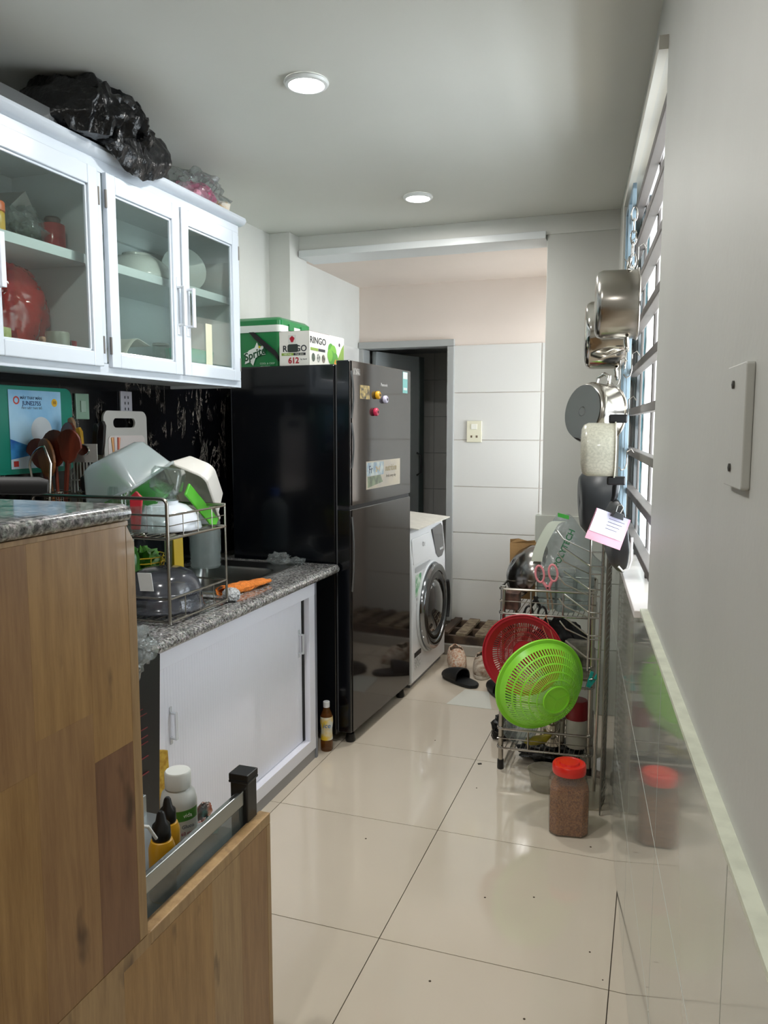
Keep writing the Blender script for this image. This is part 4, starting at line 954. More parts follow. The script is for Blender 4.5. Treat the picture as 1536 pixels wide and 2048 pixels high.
MB().lathe([(0, 0), (.009, 0)], 14, Mt((xs+.0008, .305, .115), (0, pi/2, 0))).build('emblem_fruit', ink('#2a2024'), rbx)

# ---- little bottle beside the base cabinet
t = T('tea_bottle', 'small yellow-labelled drink bottle with a white cap on the floor beside the fridge', 'bottle', (-1.335, 3.045, 0))
t.location = (-1.325, 3.045, 0)
MB().lathe([(0, 0), (.024, 0), (.027, .006), (.027, .05), (.024, .075), (.024, .10), (.028, .13), (.026, .16), (.015, .185), (.012, .20), (0, .20)], 30).build('body', clear('tea_bottle_plastic', '#d8b06a', .45, '#a3672a', .08), t, smooth=True)
MB().lathe([(.0275, .052), (.0255, .078), (.0255, .10), (.029, .13), (.0275, .155)], 30).build('label_band', mat('tea_label', '#e3bd2e', .4, col2='#dfe7ea', scale=22), t, smooth=True)
MB().lathe([(.0145, .196), (.0145, .22), (.012, .222), (0, .222)], 20).build('cap', mat('cap_white', '#dddddd'), t, smooth=True)
text('ice', .03, ink('#2b6fb0'), t, (.012, -.0275, .12), (pi/2, 0, R(20)), shear=.2)

# ================================================================== WASHING MACHINE (local: face looks +x)
wm = T('washing_machine', 'white front-loading washing machine beyond the fridge', 'washing machine', (-1.20, 3.915, 0), R(-1.0))
WW, WH = .655, .87
mb = MB().prism([(-.60, .02), (-.012, .02), (0, .035), (0, .62), (-.004, .70), (-.020, WH-.02), (-.035, WH), (-.60, WH)], 0, WW, 'y'); mb.v = [(x, y, z) for x, y, z in mb.v]
mb.build('body', mat('washer_white', '#dedfe0', .25, coat=.3), wm, bevel=.012, seg=3)
MB().box(-.55, -.02, .03, WW-.03, 0, .022).build('base', mat('base_grey', '#77787a', .5), wm)
cy, cz = .335, .395
DM = Mt((0, cy, cz), (0, pi/2, 0))
def rings(prof, name, m, par, n=56): return MB().lathe(prof, n, DM).build(name, m, par, smooth=True)
rings([(.262, .001), (.262, .01), (.255, .014), (.25, .012)], 'door_bezel', mat('bezel_white', '#cfd2d4', .25), wm)
dr_ = rings([(.25, .008), (.252, .020), (.242, .040), (.225, .046), (.205, .040), (.198, .028)], 'door', mat('door_chrome', '#8d9094', .12, 1), wm)
rings([(.200, .036), (.175, .040), (.150, .030), (.135, .012), (.13, .004)], 'inner_ring', mat('door_chrome_dark', '#4f5256', .12, 1), dr_)
rings([(.150, .026), (.13, .040), (.09, .052), (.04, .058), (0, .06)], 'door_glass', mat('door_glass_dark', '#1a1c1e', .04, spec=.8, coat=1), dr_)
mb = MB(); 
mb.tube([(.045, cy + .235*cos(R(a)), cz + .235*sin(R(a))) for a in range(-28, 32, 4)], .011, 8); mb.build('door_handle', BLKP, dr_, smooth=True)
PM = lambda y0, y1, z0, z1: [(0, 0)]
tilt = Mt((.0005, 0, .62), (0, R(-3.4), 0))
MB().prism(rrect(.02, .35, .06, .20, .015), -.002, .003, 'x', M=tilt).build('drawer', mat('washer_white', '#dedfe0'), wm, bevel=.001)
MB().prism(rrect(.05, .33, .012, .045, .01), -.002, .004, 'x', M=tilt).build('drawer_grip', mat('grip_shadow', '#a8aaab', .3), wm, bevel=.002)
MB().prism([(.40, .21), (.58, .225), (.61, .20), (.62, .06), (.57, .03), (.50, .03), (.45, .06)], -.002, .0035, 'x', M=tilt).build('display', mat('display_grey', '#4b4c4e', .15, coat=.5), wm)
for k in range(3): MB().lathe([(0, .004), (.008, .004)], 12, tilt @ Mt((0, .54+.025*k, .075), (0, pi/2, 0))).build('button', ink('#cfd2d0'), wm)
MB().lathe([(.009, .0036), (.013, .0036)], 20, tilt @ Mt((0, .21, .15), (0, pi/2, 0))).build('logo_ring', ink('#6d7072'), wm)
text('E', .03, ink('#6d7072'), wm, (.012-.008, .21, .77), RX, 'logo')
MB().box(.0005, .0016, .055, .155, .50, .62).build('energy_sticker', mat('sticker_green', '#3f8f5a', .45, col2='#cfdccb', scale=25), wm)
MB().box(.0005, .0014, .075, .15, .44, .49).build('white_sticker', mat('sticker_w', '#d4d5d2', .45, col2='#6e6e6e', scale=60), wm)
MB().box(.0005, .0014, .04, .16, .165, .192).build('black_sticker', BLKM, wm)
MB().box(.0005, .0012, .045, .15, .10, .16).build('text_sticker', mat('sticker_w2', '#cfd0ce', .45, col2='#8c8c8c', scale=80), wm)
o = MB().box(-.50, .03, 0, .62, 0, .006).build('cover_sheet', mat('cover_sheet_white', '#d3cfc5', .6, var=.1), None, loc=(-1.21, 3.93, WH+.004), rot=(0, R(0), R(-1))); tag(o, 'stiff cream cover sheet tipped up on top of the washing machine', 'sheet')
o.rotation_euler = (0, R(5), R(-1)); o.location = (-1.20, 3.93, WH+.006)
# ---- pallet
pl = T('pallet', 'dirty low wooden slatted pallet on the platform against the far tiled wall', 'pallet', (0, 0, 0))
PWD = mat('pallet_wood', '#5d4a3a', .75, col2='#2f241c', scale=16, stretch=(1, .2, 1)); PWL = mat('pallet_wood_worn', '#8c8069', .75, col2='#5c4a39', scale=25)
for k in range(9): MB().box(-.022 - .01*(k % 2), .028 + .01*(k % 3), 0, .40, .0, .018).build('slat', PWL if k % 3 else PWD, pl, bevel=.002, loc=(-1.22 + .112*k, 4.65, .118))
for y in (4.645, 4.83, 5.03): MB().box(-1.27, -.27, y, y+.035, .067, .1175).build('bearer', PWD, pl, bevel=.003)
# ---- shoes
def shoe(loc, rz, m, name, label, L=.26, W_=.09, H=.075, col=None, sneaker=False):
    t = T(name, label, 'shoe', loc, rz)
    def so(a, b):
        y = L*(a-.5); hw = W_/2*(.78 + .22*sin(pi*a*1.1))*(max(.02, 1-(2*a-1)**6))**.5
        return (hw*(2*b-1) + .008*(a-.5), y, 0)
    pts = [so(i/18, 1)[:2] for i in range(19)] + [so(1-i/18, 0)[:2] for i in range(19)]
    MB().prism(pts, .001, .022, 'z').build('sole', mat('sole_white', '#c9c0b2', .5) if sneaker else m, t, bevel=.006, seg=3)
    mb = MB()
    def up(a, b):
        a2 = a if sneaker else .42 + .58*a
        th = pi*b; y = L*(a2-.5)*.97; hw = W_/2*(.80+.2*sin(pi*a2*1.1))*(max(.03, 1-(2*a2-1)**6))**.5
        if sneaker: h = H*(1.0 - .25*a2 - .35*max(0, a2-.55)/.45) * (max(.0, 1-(2*a2-1)**8))**.4
        else: h = .062*(1-.6*max(0, (a2-.42)/.58)**1.5)*(max(.05, 1-(2*a2-1)**8))**.5
        z = .02 + h*sin(th)**.7
        if sneaker and a2 < .52:   # opening for the foot
            k = max(0, sin(pi*min(1, max(0, (a2-.06)/.46))));  c = max(0, 1-abs(b-.5)/.26)
            z -= .045*k*min(1, c*2)
        return (hw*cos(th), y, z)
    mb.grid(36, 24, up)
    if sneaker: mb.f = [f for f in mb.f if not (3 <= f[0]//25 < 17 and 6 <= f[0] % 25 < 18 and ((f[0]//25-10)/7.2)**2 + ((f[0] % 25 - 11.5)/6.2)**2 < 1)]
    mb.build('upper', m, t, smooth=True, solid=.002 if sneaker else .007)
    if sneaker:
        mb = MB(); mb.grid(10, 10, lambda a, b: (.026*(2*b-1)*sin(pi*a)**.5, -.105+.125*a, .036)); mb.build('lining', mat('shoe_lining', '#3a2a20', .9), t)
        for k in range(4): MB().tube([(-.018, .012+.016*k, .068-.006*k), (0, .016+.016*k, .074-.006*k), (.018, .012+.016*k, .068-.006*k)], .0022, 6).build('lace', mat('lace_white', '#cfc6b8', .7), t, smooth=True)
    else:
        mb = MB(); mb.grid(10, 16, lambda a, b: ((W_*.46+.001)*cos(pi*b)*(.86), -L*.46+.09*a - .0*b, .022+.018*(1-a)*abs(cos(pi*b)))) ; 
    return t
SNK = mat('sneaker_print', '#d8cdbb', .7, col2='#b98463', scale=85)
shoe((-1.075, 4.42, 0), R(200), SNK, 'sneaker', 'cream printed sneaker nearer the washing machine', .27, .11, .10, sneaker=True)
shoe((-.90, 4.33, 0), R(190), mat('sneaker_print_b', '#cabfae', .7, col2='#8a6d58', scale=30), 'sneaker', 'cream printed sneaker half hidden behind the red colander', .27, .11, .10, sneaker=True)
shoe((-.985, 4.13, 0), R(-123+180), mat('clog_black', '#121315', .55), 'clog', 'black rubber slipper lying in front of the sneakers', .27, .105)
shoe((-.735, 4.00, 0), R(35), mat('clog_black', '#121315', .55), 'clog', 'black rubber slipper mostly hidden by the colanders and rack', .26, .10)
o = MB().prism([(-.97, 3.77), (-.735, 3.77), (-.80, 4.02), (-.93, 4.02)], .0004, .0018, 'z').build('plastic_sheet', mat('sheet_pale', '#dcdcd2', .15), None); tag(o, 'thin pale plastic sheet lying flat on the floor in front of the slippers', 'sheet')
# ---- far wall socket, right wall blank plate
t = T('wall_socket', 'cream double socket plate on the far white tiled wall', 'socket', (-1.135, YF-.0085, 1.385))
MB().box(-.05, .05, -.012, 0, -.07, .07).build('plate', mat('plate_cream', '#d9d4bd', .35), t, bevel=.003)
MB().box(-.02, .02, -.0155, -.012, .015, .05).build('rocker', mat('plate_white', '#e6e3d8', .3), t, bevel=.001)
for x in (-.024, .012):
    MB().box(x, x+.012, -.013, -.012, -.04, -.025).build('socket_slot', mat('slot_brown', '#6b5a46', .5), t)
t = T('blank_plate', 'painted-over blank cover plate with two screws on the right wall', 'plate', wp(.92, WD, 1.42), WA)
MB().prism(rrect(-.055, .045, -.066, .066, .004), -.009, 0, 'x').build('cover', WALLR, t, bevel=.0015)
for z in (-.045, .045): MB().lathe([(0, 0), (.0045, 0), (.0045, .002), (0, .003)], 14, Mt((-.009, .005, z), (0, -pi/2, 0))).build('screw', mat('screw_dark', '#55534e', .4, .6), t, smooth=True)

# ================================================================== STEEL RACK ON THE RIGHT
rk = T('storage_rack', 'three-tier stainless steel kitchen rack on legs against the right wall', 'rack', (0, 0, 0))
KX0, KX1, KY0, KY1 = -.565, -.212, 3.11, 3.42
for x, y in ((KX0, KY0), (KX1, KY0+.03), (KX0+.0, KY1), (KX1-.02, KY1)):
    t = MB().tube([(x, y, .03), (x, y, .775)], .0105, 14).build('leg', STEEL, rk, smooth=True)
    MB().lathe([(0, 0), (.013, 0), (.014, .006), (.0135, .04), (.0, .04)], 18, Mt((x, y, .0))).build('foot_cap', BLKP, t, smooth=True)
def kloop(z, o_=.013): return [(KX0-o_, KY0-o_-.004, z), (KX1+o_, KY0-o_+.026, z), (KX1+o_-.02, KY1+o_, z), (KX0-o_, KY1+o_, z)]
for z0, z1 in ((.665, .765), (.378, .46), (.095, .178)):
    mb = MB()
    for z in (z0, z1):
        L_ = kloop(z); pts = []
        for i in range(4):
            a, b, c = Vector(L_[i-1]), Vector(L_[i]), Vector(L_[(i+1) % 4])
            d1_ = (a-b).normalized()*.02; d2_ = (c-b).normalized()*.02
            pts += [b+d1_, b+d1_*.35+d2_*.35*.6, b+d2_*.35+d1_*.35*.6, b+d2_]
        mb.tube(pts, .0052, 8, True)
    L_ = kloop((z0+z1)/2); 
    for i in range(4): mb.tube([L_[i], L_[(i+1) % 4]], .0018, 6)
    a, b = Vector(kloop(z0)[0]), Vector(kloop(z0)[1])
    for f_ in (.333, .666): p = a.lerp(b, f_); mb.tube([p, (p.x, p.y, z1)], .004, 8)
    a, b = Vector(kloop(z0)[3]), Vector(kloop(z0)[0])
    for f_ in (.333, .666): p = a.lerp(b, f_); mb.tube([p, (p.x, p.y, z1)], .004, 8)
    tr_ = mb.build('tier', WIRE, rk, smooth=True)
    mb = MB()
    for i in range(1, 18):
        x = KX0 + (KX1-KX0)*i/18; mb.tube([(x, KY0-.01, z0), (x, KY1, z0)], .0016, 6)
    stuff(mb.build('tier_wires', WIRE, tr_, smooth=True))
TZ = .668; BZ = .098; MZ = .381
# top tier
o = lathe_thing('steel_wok', 'shiny steel wok standing on edge at the left of the rack top', 'wok', (-.505, 3.30, TZ+.118), [(0, .0), (.03, .001), (.07, .014), (.10, .036), (.118, .066), (.124, .085), (.130, .086)], mat('wok_steel', '#8b8783', .2, 1), n=56, rot=(0, 0, 0), solid=.002)
o.location = (-.555, 3.27, TZ+.180); o.rotation_euler = (0, R(120), R(24))
mb = MB().add([(-.055, 0, 0), (.055, 0, 0), (.055, 0, .25), (.052, -.006, .262), (.02, -.010, .258), (-.02, -.004, .266), (-.055, -.008, .262), (-.058, 0, .245), (-.05, .05, 0), (.05, .05, 0), (.05, .045, .25), (-.05, .045, .25)],
     [(0, 1, 2, 3, 4, 5, 6, 7), (1, 9, 10, 2), (9, 8, 11, 10), (8, 0, 7, 11), (2, 10, 11, 7), (0, 8, 9, 1)])
o = mb.build('paper_bag', BROWN, None, loc=(-.53, 3.39-.02, TZ+.006), bevel=.003); tag(o, 'folded brown kraft paper bag behind the steel wok', 'bag'); o.location = (-.527, 3.352, TZ+.004)
o.rotation_euler = (0, 0, .0)
for k, (x, y, r, h_, l) in enumerate(((-.405, 3.23, .040, .13, 'round clear plastic jar in the middle of the rack top, left one'), (-.325, 3.20, .042, .15, 'round clear plastic jar in the middle of the rack top, right one'), (-.26, 3.25, .040, .16, 'tall clear plastic jar near the right end of the rack top'))):
    t = T('plastic_jar', l, 'jar', (x, y, TZ+.003), group='clear jars on the rack')
    MB().lathe([(0, 0), (r, 0), (r+.002, .005), (r+.002, h_*.3), (r-.001, h_*.33), (r+.002, h_*.36), (r+.002, h_*.85), (r*.8, h_*.96), (r*.8, h_)], 36).build('body', CLR, t, smooth=True, solid=.001)
    MB().lathe([(r*.82, h_*.98), (r*.84, h_), (r*.84, h_+.018), (0, h_+.02)], 30).build('lid', CLR, t, smooth=True)
t = T('clear_bag', 'tall clear plastic bag with green print and a white and green strip above the rack', 'bag', (-.33, 3.28, TZ+.15))
mb = MB()
def cone(a, b):
    th = 2*pi*b; k = (1-a)**.8; r = .115*k+.022; z = .24*a
    r *= 1 + .16*noise.noise(Vector((cos(th)*2, sin(th)*2, a*4))) + .10*abs(noise.noise(Vector((cos(th)*4, sin(th)*4, a*3))))
    return (r*cos(th)*1.1 - .02*a, r*sin(th)*.7, z)
mb.grid(30, 48, cone); mb.build('film', CLRB, t, smooth=True)
st = MB(); st.grid(14, 2, lambda a, b: (-.115 + .022*(b-.5)*2 + .09*a**1.6, -.085 + .0*a, .05 + .20*a - .03*max(0, a-.8)*5*a)); st.build('white_strip', mat('strip_white', '#c5c9b8', .5), t, solid=.001)
st = MB(); st.grid(6, 2, lambda a, b: (-.035 + .045*a, -.082+.0*b, .238 - .01*a + .016*b)); st.build('green_clip', mat('clip_green', '#3f9a3a', .4), t, solid=.003)
tx = text('POLYTECH', .034, ink('#2f6a46'), t, (-.005, -.088, .11), (pi/2, R(-68), 0), bold=.0006); 
def scissors(loc, rot, m, label, s_=1, blades=True):
    t = T('scissors', label, 'scissors', loc, rot=rot)
    for sg in (-1, 1):
        mb = MB(); mb.tube([(sg*(.027 + .017*cos(2*pi*i/20)) , 0, .045 + .034*sin(2*pi*i/20)) for i in range(20)], .0045, 8, True)
        mb.tube([(sg*.018, 0, .012), (sg*.004, 0, -.012), (-sg*.008, 0, -.03)], [.006, .007, .005], 8)
        mb.build('handle', m, t, smooth=True)
        if blades: MB().prism([(-sg*.010, -.02), (-sg*.002, -.03), (-sg*.006, -.12), (-sg*.012, -.09)], -.0012 if sg > 0 else 0, 0 if sg > 0 else .0012, 'y').build('blade', STEELB, t)
    MB().lathe([(0, 0), (.004, 0), (.004, .004), (0, .004)], 12, Mt((0, -.009, -.012), (pi/2, 0, 0))).build('pivot', BLKP, t, smooth=True)
    return t
scissors((-.392, 3.145, .785), (0, R(-8), 0), mat('scissor_pink', '#e58c92', .4), 'scissors with pink plastic handles standing upright at the front of the rack')
scissors((-.440, 3.155, .70), (R(180-0), 0, R(8)), BLKP, 'scissors with black handles hanging at the front of the rack top tier', blades=False)
o = MB().box(-.06, .0, -.03, .03, 0, .07).build('red_brown_carton', mat('carton_brown', '#6d4f42', .6, col2='#3b2a24', scale=30), None, bevel=.003, loc=(-.505, 3.16, TZ+.004)); tag(o, 'small dark brown printed carton at the left front corner of the rack top', 'box')
# big colanders
def colander(name, label, m, loc, rot, R_=.19, D=.105, zones=((.30, .42), (.44, .56), (.58, .70), (.72, .84)), hook=None):
    t = T(name, label, 'colander', loc, rot=rot)
    def prof(u):   # u 0 centre .. 1 rim
        r = R_*u; z = D*(1-max(0, (u-.30)/.70)**1.9) if u > .30 else D
        return r, z
    N = 168; us = []
    lo = [.0, .12, .26, .30]
    for a, b in zones: lo += [a, b]
    lo += [.95, 1.0]; lo = sorted(set(lo))
    vs = []; fs = []
    zs_ = {(a, b) for a, b in zones}
    for u in lo:
        r, z = prof(u)
        for k in range(N): vs.append((r*cos(2*pi*k/N), r*sin(2*pi*k/N), z))
    for q in range(len(lo)-1):
        slot = (lo[q], lo[q+1]) in zs_
        for k in range(N):
            if slot and k % 2: continue
            fs.append((q*N+k, q*N+(k+1) % N, (q+1)*N+(k+1) % N, (q+1)*N+k))
    mb = MB().add(vs, fs); mb.build('bowl', m, t, solid=.0022)
    MB().lathe([(R_-.002, .004), (R_+.012, .002), (R_+.014, -.004), (R_+.010, -.008), (R_+.006, -.002), (R_-.002, -.002)], 72).build('rim', m, t, smooth=True)
    MB().lathe([(R_*.30-.003, D), (R_*.30-.002, D+.006), (R_*.30+.002, D+.006), (R_*.30+.003, D)], 48).build('foot_ring', m, t, smooth=True)
    mb = MB()
    for k in range(3): a = 2*pi*k/3+.4; mb.tube([(0, 0, D+.0015), (R_*.28*cos(a), R_*.28*sin(a), D+.0015)], .0016, 6)
    for i in range(9):
        x = -.8+.2*i; y1 = sqrt(max(0, 1-x*x))
    mb.build('base_spokes', m, t)
    return t
colander('colander', 'bright lime green plastic colander hung in front of the steel rack, bottom towards the viewer', LIME, (-.386, 2.935, .436), (R(98), 0, R(36)), .172, .125, zones=((.32, .43), (.45, .57), (.59, .70), (.72, .82), (.84, .92)))
t = colander('colander', 'dark red plastic colander hung behind the green one, its hollow side towards the viewer', mat('red_colander', '#b3202e', .35, sub=.05), (-.470, 3.035, .517), (R(-96), 0, R(2)), .148, .055)
mb = MB().tube([(-.385, 3.088, .672), (-.40, 3.07, .655), (-.395, 3.05, .63), (-.372, 3.03, .588), (-.36, 3.03, .575), (-.35, 3.03, .59), (-.375, 3.06, .645), (-.39, 3.085, .672)], .0015, 6)
o = mb.build('wire_hook', mat('wire_orange', '#c98d66', .35, .7), None, smooth=True); tag(o, 'thin bent wire loop holding the green colander on the rack rail', 'hook')
# middle tier
def pouch(a, b): return None
mb = MB(); P = rrect(-.058, .058, 0, .165, .022)
mb.prism(P, -.03, .03, 'y')
o = mb.build('patterned_pouch', mat('pouch_swirl', '#2d2b27', .5, col2='#8f8a7c', scale=15), None, bevel=.014, loc=(-.268, 3.205, MZ+.004), seg=3); tag(o, 'dark grey pouch with a pale swirl pattern on the middle tier', 'pouch')
lathe_thing('cup', 'small dark red cup on the middle tier behind the colanders', 'cup', (-.375, 3.20, MZ+.004), [(0, 0), (.030, 0), (.038, .155), (.035, .155), (.028, .004), (0, .004)], mat('cup_red', '#8a2a38', .4))
o = MB().blob((0, 0, .10), (.11, .055, .11), 71, .15, 3, 40, .15, 5, base=0).build('black_bundle', BLKM, None, smooth=True, loc=(-.36, 3.345, MZ+.004)); tag(o, 'dark bundle on the middle tier behind the red colander', 'bag')
t = T('teal_clip', 'teal plastic peg clipped on the right front corner of the rack', 'peg', (-.205, 3.10, .425), .3)
for s_ in (-1, 1): MB().box(-.006+.008*s_, .006+.008*s_, -.004, .004, -.035, .03, M=Mt((0, 0, 0), (0, R(10*s_+25), 0))).build('jaw', mat('peg_teal', '#1fa39a', .4), t, bevel=.002)
MB().tube([(-.012, -.005, 0), (0, -.008, .004), (.012, -.005, 0)], .0025, 6).build('spring', WIRE, t, smooth=True)
# bottom tier
t = T('canister', 'white canister with a dark red lid at the right of the bottom tier', 'canister', (-.268, 3.20, BZ+.003))
MB().lathe([(0, 0), (.038, 0), (.043, .006), (.044, .125), (0, .125)], 36).build('body', mat('canister_white', '#cfcdc2', .4), t, smooth=True)
MB().lathe([(.046, .122), (.047, .126), (.044, .19), (.04, .20), (0, .20)], 36).build('lid', mat('canister_red', '#8e1622', .35), t, smooth=True)
t = T('steel_pot', 'small stainless steel pot in the middle of the bottom tier', 'pot', (-.365, 3.20, BZ+.003))
MB().lathe([(0, 0), (.045, 0), (.05, .006), (.051, .11), (.054, .112), (.049, .112), (.047, .01), (0, .008)], 40).build('body', STEELB, t, smooth=True)
MB().lathe([(.054, .113), (.052, .118), (.02, .130), (0, .131)], 36).build('lid', STEEL, t, smooth=True)
for k, r in enumerate((.075, .066)):
    o = lathe_thing('round_cover', ['clear round plastic cover standing on edge on the bottom tier, outer one', 'clear round plastic cover standing behind the outer one'][k], 'cover', (-.50+.012*k, 3.16+.03*k, BZ+r+.006), [(0, 0), (r*.5, .001), (r*.52, .003), (r*.8, .003), (r*.83, 0), (r, .002), (r, .007)], CLR, rot=(R(72), 0, R(-12)), solid=.001)
mb = MB().tube([(-.05, 0, .01), (-.035, 0, .014), (0, .0, .022), (.035, 0, .034), (.055, 0, .05), (.062, 0, .056)], [.006, .016, .02, .017, .008, .004], 14)
o = mb.build('banana', mat('banana_yellow', '#a8991c', .45, col2='#7c6f16', scale=30), None, smooth=True, loc=(-.425, 3.145, BZ+.006)); tag(o, 'yellow-green curved fruit lying in the bottom tier at the front', 'fruit')
# floor below and in front
o = MB().blob((0, 0, .038), (.13, .10, .040), 81, .2, 3, 46, .2, 5, base=0).build('black_bag', mat('black_bag_film2', '#08090b', .3, bump=1, bscale=30), None, smooth=True, loc=(-.38, 3.27, .0008)); tag(o, 'crumpled black plastic bag on the floor under the rack', 'bag')
o = MB().blob((0, 0, .05), (.05, .07, .055), 83, .2, 3, 36, .2, 5, base=0).build('black_bag', mat('black_bag_film2', '#08090b'), None, smooth=True, loc=(-.615, 3.44, .0008)); tag(o, 'dark bag peeping out behind the left leg of the rack', 'bag')
for k, (x, y, l) in enumerate(((-.365, 2.985, 'round clear plastic tub on the floor left of the red-lidded jar'), (-.195, 2.91, 'round clear plastic tub on the floor right of and behind the red-lidded jar'))):
    lathe_thing('round_tub', l, 'tub', (x, y, .0005), [(0, .001), (.048, .001), (.054, .008), (.064, .072), (.068, .074), (.068, .079), (.064, .079)], clear('tub_clear', '#f4f4f0', .28, '#e6e0d4', .12), solid=.0008, group='round tubs on the floor')
t = T('grain_jar', 'big clear plastic jar of brown grain with a red screw lid on the floor', 'jar', (-.247, 2.70, 0), R(9))
def oct_(r, c): return [(r, -r+c), (r, r-c), (r-c, r), (-r+c, r), (-r, r-c), (-r, -r+c), (-r+c, -r), (r-c, -r)]
mb = MB(); ring(mb, [(oct_(.004, .001), .002), (oct_(.062, .02), .001), (oct_(.066, .022), .008), (oct_(.066, .022), .06), (oct_(.0652, .022), .063), (oct_(.066, .022), .066), (oct_(.067, .022), .165), (oct_(.062, .024), .186), (oct_(.052, .026), .200), (oct_(.050, .028), .215)])
mb.build('body', clear('jar_clear', '#f2f2ee', .10, '#d9d5cc', .05), t, solid=.0012)
GR = mat('grain', '#e0935a', .65, col2='#8f4b24', scale=210, bump=.8, bscale=230)
mb = MB(); ring(mb, [(oct_(.004, .001), .004), (oct_(.061, .02), .004), (oct_(.0645, .021), .012), (oct_(.0645, .021), .168), (oct_(.030, .012), .171), (oct_(.004, .001), .170)])
gr = mb.build('grain_fill', GR, t); stuff(gr)
MB().lathe([(.052, .208), (.057, .21), (.0585, .216), (.0585, .238), (.055, .243), (.047, .244), (.044, .241), (.036, .241), (.033, .248), (.02, .249), (0, .248)], 56).build('lid', mat('lid_red_bright', '#e0281c', .28, coat=.2), t, smooth=True)
rnd = random.Random(2); 
t = T('pill_bottle', 'little white bottle on the floor between the rack leg and the right wall', 'bottle', (-.170, 3.07, 0)); t.location = (-.163, 3.10, .0)
MB().lathe([(0, 0), (.018, 0), (.019, .004), (.019, .045), (.012, .056), (.011, .062), (0, .062)], 26).build('body', mat('bottle_body', '#9a8d80', .4, col2='#6f6258', scale=60), t, smooth=True)
MB().lathe([(.014, .058), (.0155, .06), (.0145, .10), (.012, .103), (0, .103)], 26).build('cap', mat('cap_white', '#dddddd'), t, smooth=True)

# ================================================================== WIRE PANEL AND WIRE BASKET AT THE RIGHT WALL
gp = T('trellis', 'tall narrow steel wire mesh leaning against the tiled right wall', 'wire mesh', wp(2.92, .132, 0), WA - R(7))
mb = MB()
for k in range(41):
    z = .02 + k*.0235; mb.tube([(0, -.09, z), (.008, 0, z+.004), (0, .09, z)], .0018, 6)
for y in (-.09, -.045, 0, .045, .09): mb.tube([(0, y, 0.003), (0, y, .985)], .0028 if abs(y) > .08 else .0018, 6)
stuff(mb.build('mesh', mat('mesh_wire', '#8b8983', .3, 1), gp, smooth=True))
mb = MB().tube([(-.03, -.02, .0), (-.02, -.02, 1.02)], .006, 10); mb.build('side_pole', STEEL, gp, smooth=True)
wb_ = T('wire_drainer', 'empty angular wire drainer hanging from the window bars beside the rack', 'drainer', wp(2.62, .095, .66), WA)
mb = MB()
for k in range(5):
    z = .02 + .075*k; x0 = -.08 - .004*k
    mb.tube([(.0, .06, z+.02), (-.035, .06, z+.02), (x0-.03+.0*k, -.03, z+.075), (x0-.05, -.05, z+.105)], .0024, 6)
    mb.tube([(.0, -.10, z), (-.04, -.10, z), (x0-.03, -.12, z+.06)], .0024, 6)
mb.tube([(-.035, .06, .0), (-.035, .06, .46)], .003, 6); mb.tube([(-.04, -.10, -.02), (-.04, -.10, .42)], .003, 6); mb.tube([(.0, -.10, .40), (0, .06, .44)], .003, 6)
mb.tube([(0, 0, .43), (.03, 0, .46), (.05, 0, .45)], .002, 6)
mb.build('wires', mat('drainer_wire', '#b9b5ae', .25, 1), wb_, smooth=True)

# ================================================================== PANS AND POTS ON THE WINDOW BARS (local: +x towards the wall, axis along -x)
AX = (0, R(-90), 0)      # lathe +z -> -x
def pot(name, label, s_, d, z, r, h_, m, tilt=(0, 0, 0), lug=True, lug_m=None, rim=.004, cat='pot', n=56, seat=0):
    t = T(name, label, cat, wp(s_, d, z), rot=Euler((tilt[0], tilt[1], WA + tilt[2])))
    b = .018
    prof = [(r+rim, 0), (r+rim, .003), (r, .004), (r, h_-b), (r-b*.3, h_-b*.35), (r-b, h_), (r*.6, h_), (r*.58, h_+.001), (0, h_+.001)]
    MB().lathe(prof, n, Mt((0, 0, 0), AX)).build('body', m, t, smooth=True, solid=.0015)
    if lug:
        for sg in (1, -1):
            mb = MB().tube([(-.028, -.028, sg*(r+.0)), (-.026, -.026, sg*(r+.022)), (-.024, 0, sg*(r+.032)), (-.026, .026, sg*(r+.022)), (-.028, .028, sg*(r+.0))], .0055, 10)
            mb.build('handle', lug_m or STEELB, t, smooth=True)
    return t
pot('cooking_pot', 'large stainless steel pot hung highest on the window bars, nearest the viewer', 2.27, .155, 1.750, .091, .112, STEEL)
pot('cooking_pot', 'polished steel pot hung just behind and below the highest one', 2.60, .145, 1.705, .104, .125, STEELB)
t = pot('cooking_pot', 'steel pot with two loop handles, its round base turned to the viewer', 2.47, .085, 1.452, .090, .085, STEEL, tilt=(0, R(8), R(38)))
MB().lathe([(.078, .0865), (.08, .0885), (.0, .0885)], 56, Mt((0, 0, 0), AX)).build('base_disc', mat('pot_base', '#85817d', .3, 1), t, smooth=True)
for k in range(1): MB().lathe([(.016*k+.012, .0886), (.016*k+.0135, .0889), (.016*k+.015, .0886)], 56, Mt((0, 0, 0), AX)).build('base_ring', mat('pot_base2', '#77736f', .25, 1), t, smooth=True)
t = pot('cooking_pot', 'cream speckled enamel pot hung in front of the two-handled steel pot', 2.27, .108, 1.355, .074, .092, CREAM, lug=False)
MB().box(-.02, .03, -.012, .012, .074, .098).build('handle', BLKP, t, bevel=.004); MB().box(-.02, .03, -.012, .012, -.098, -.074).build('handle', BLKP, t, bevel=.004)
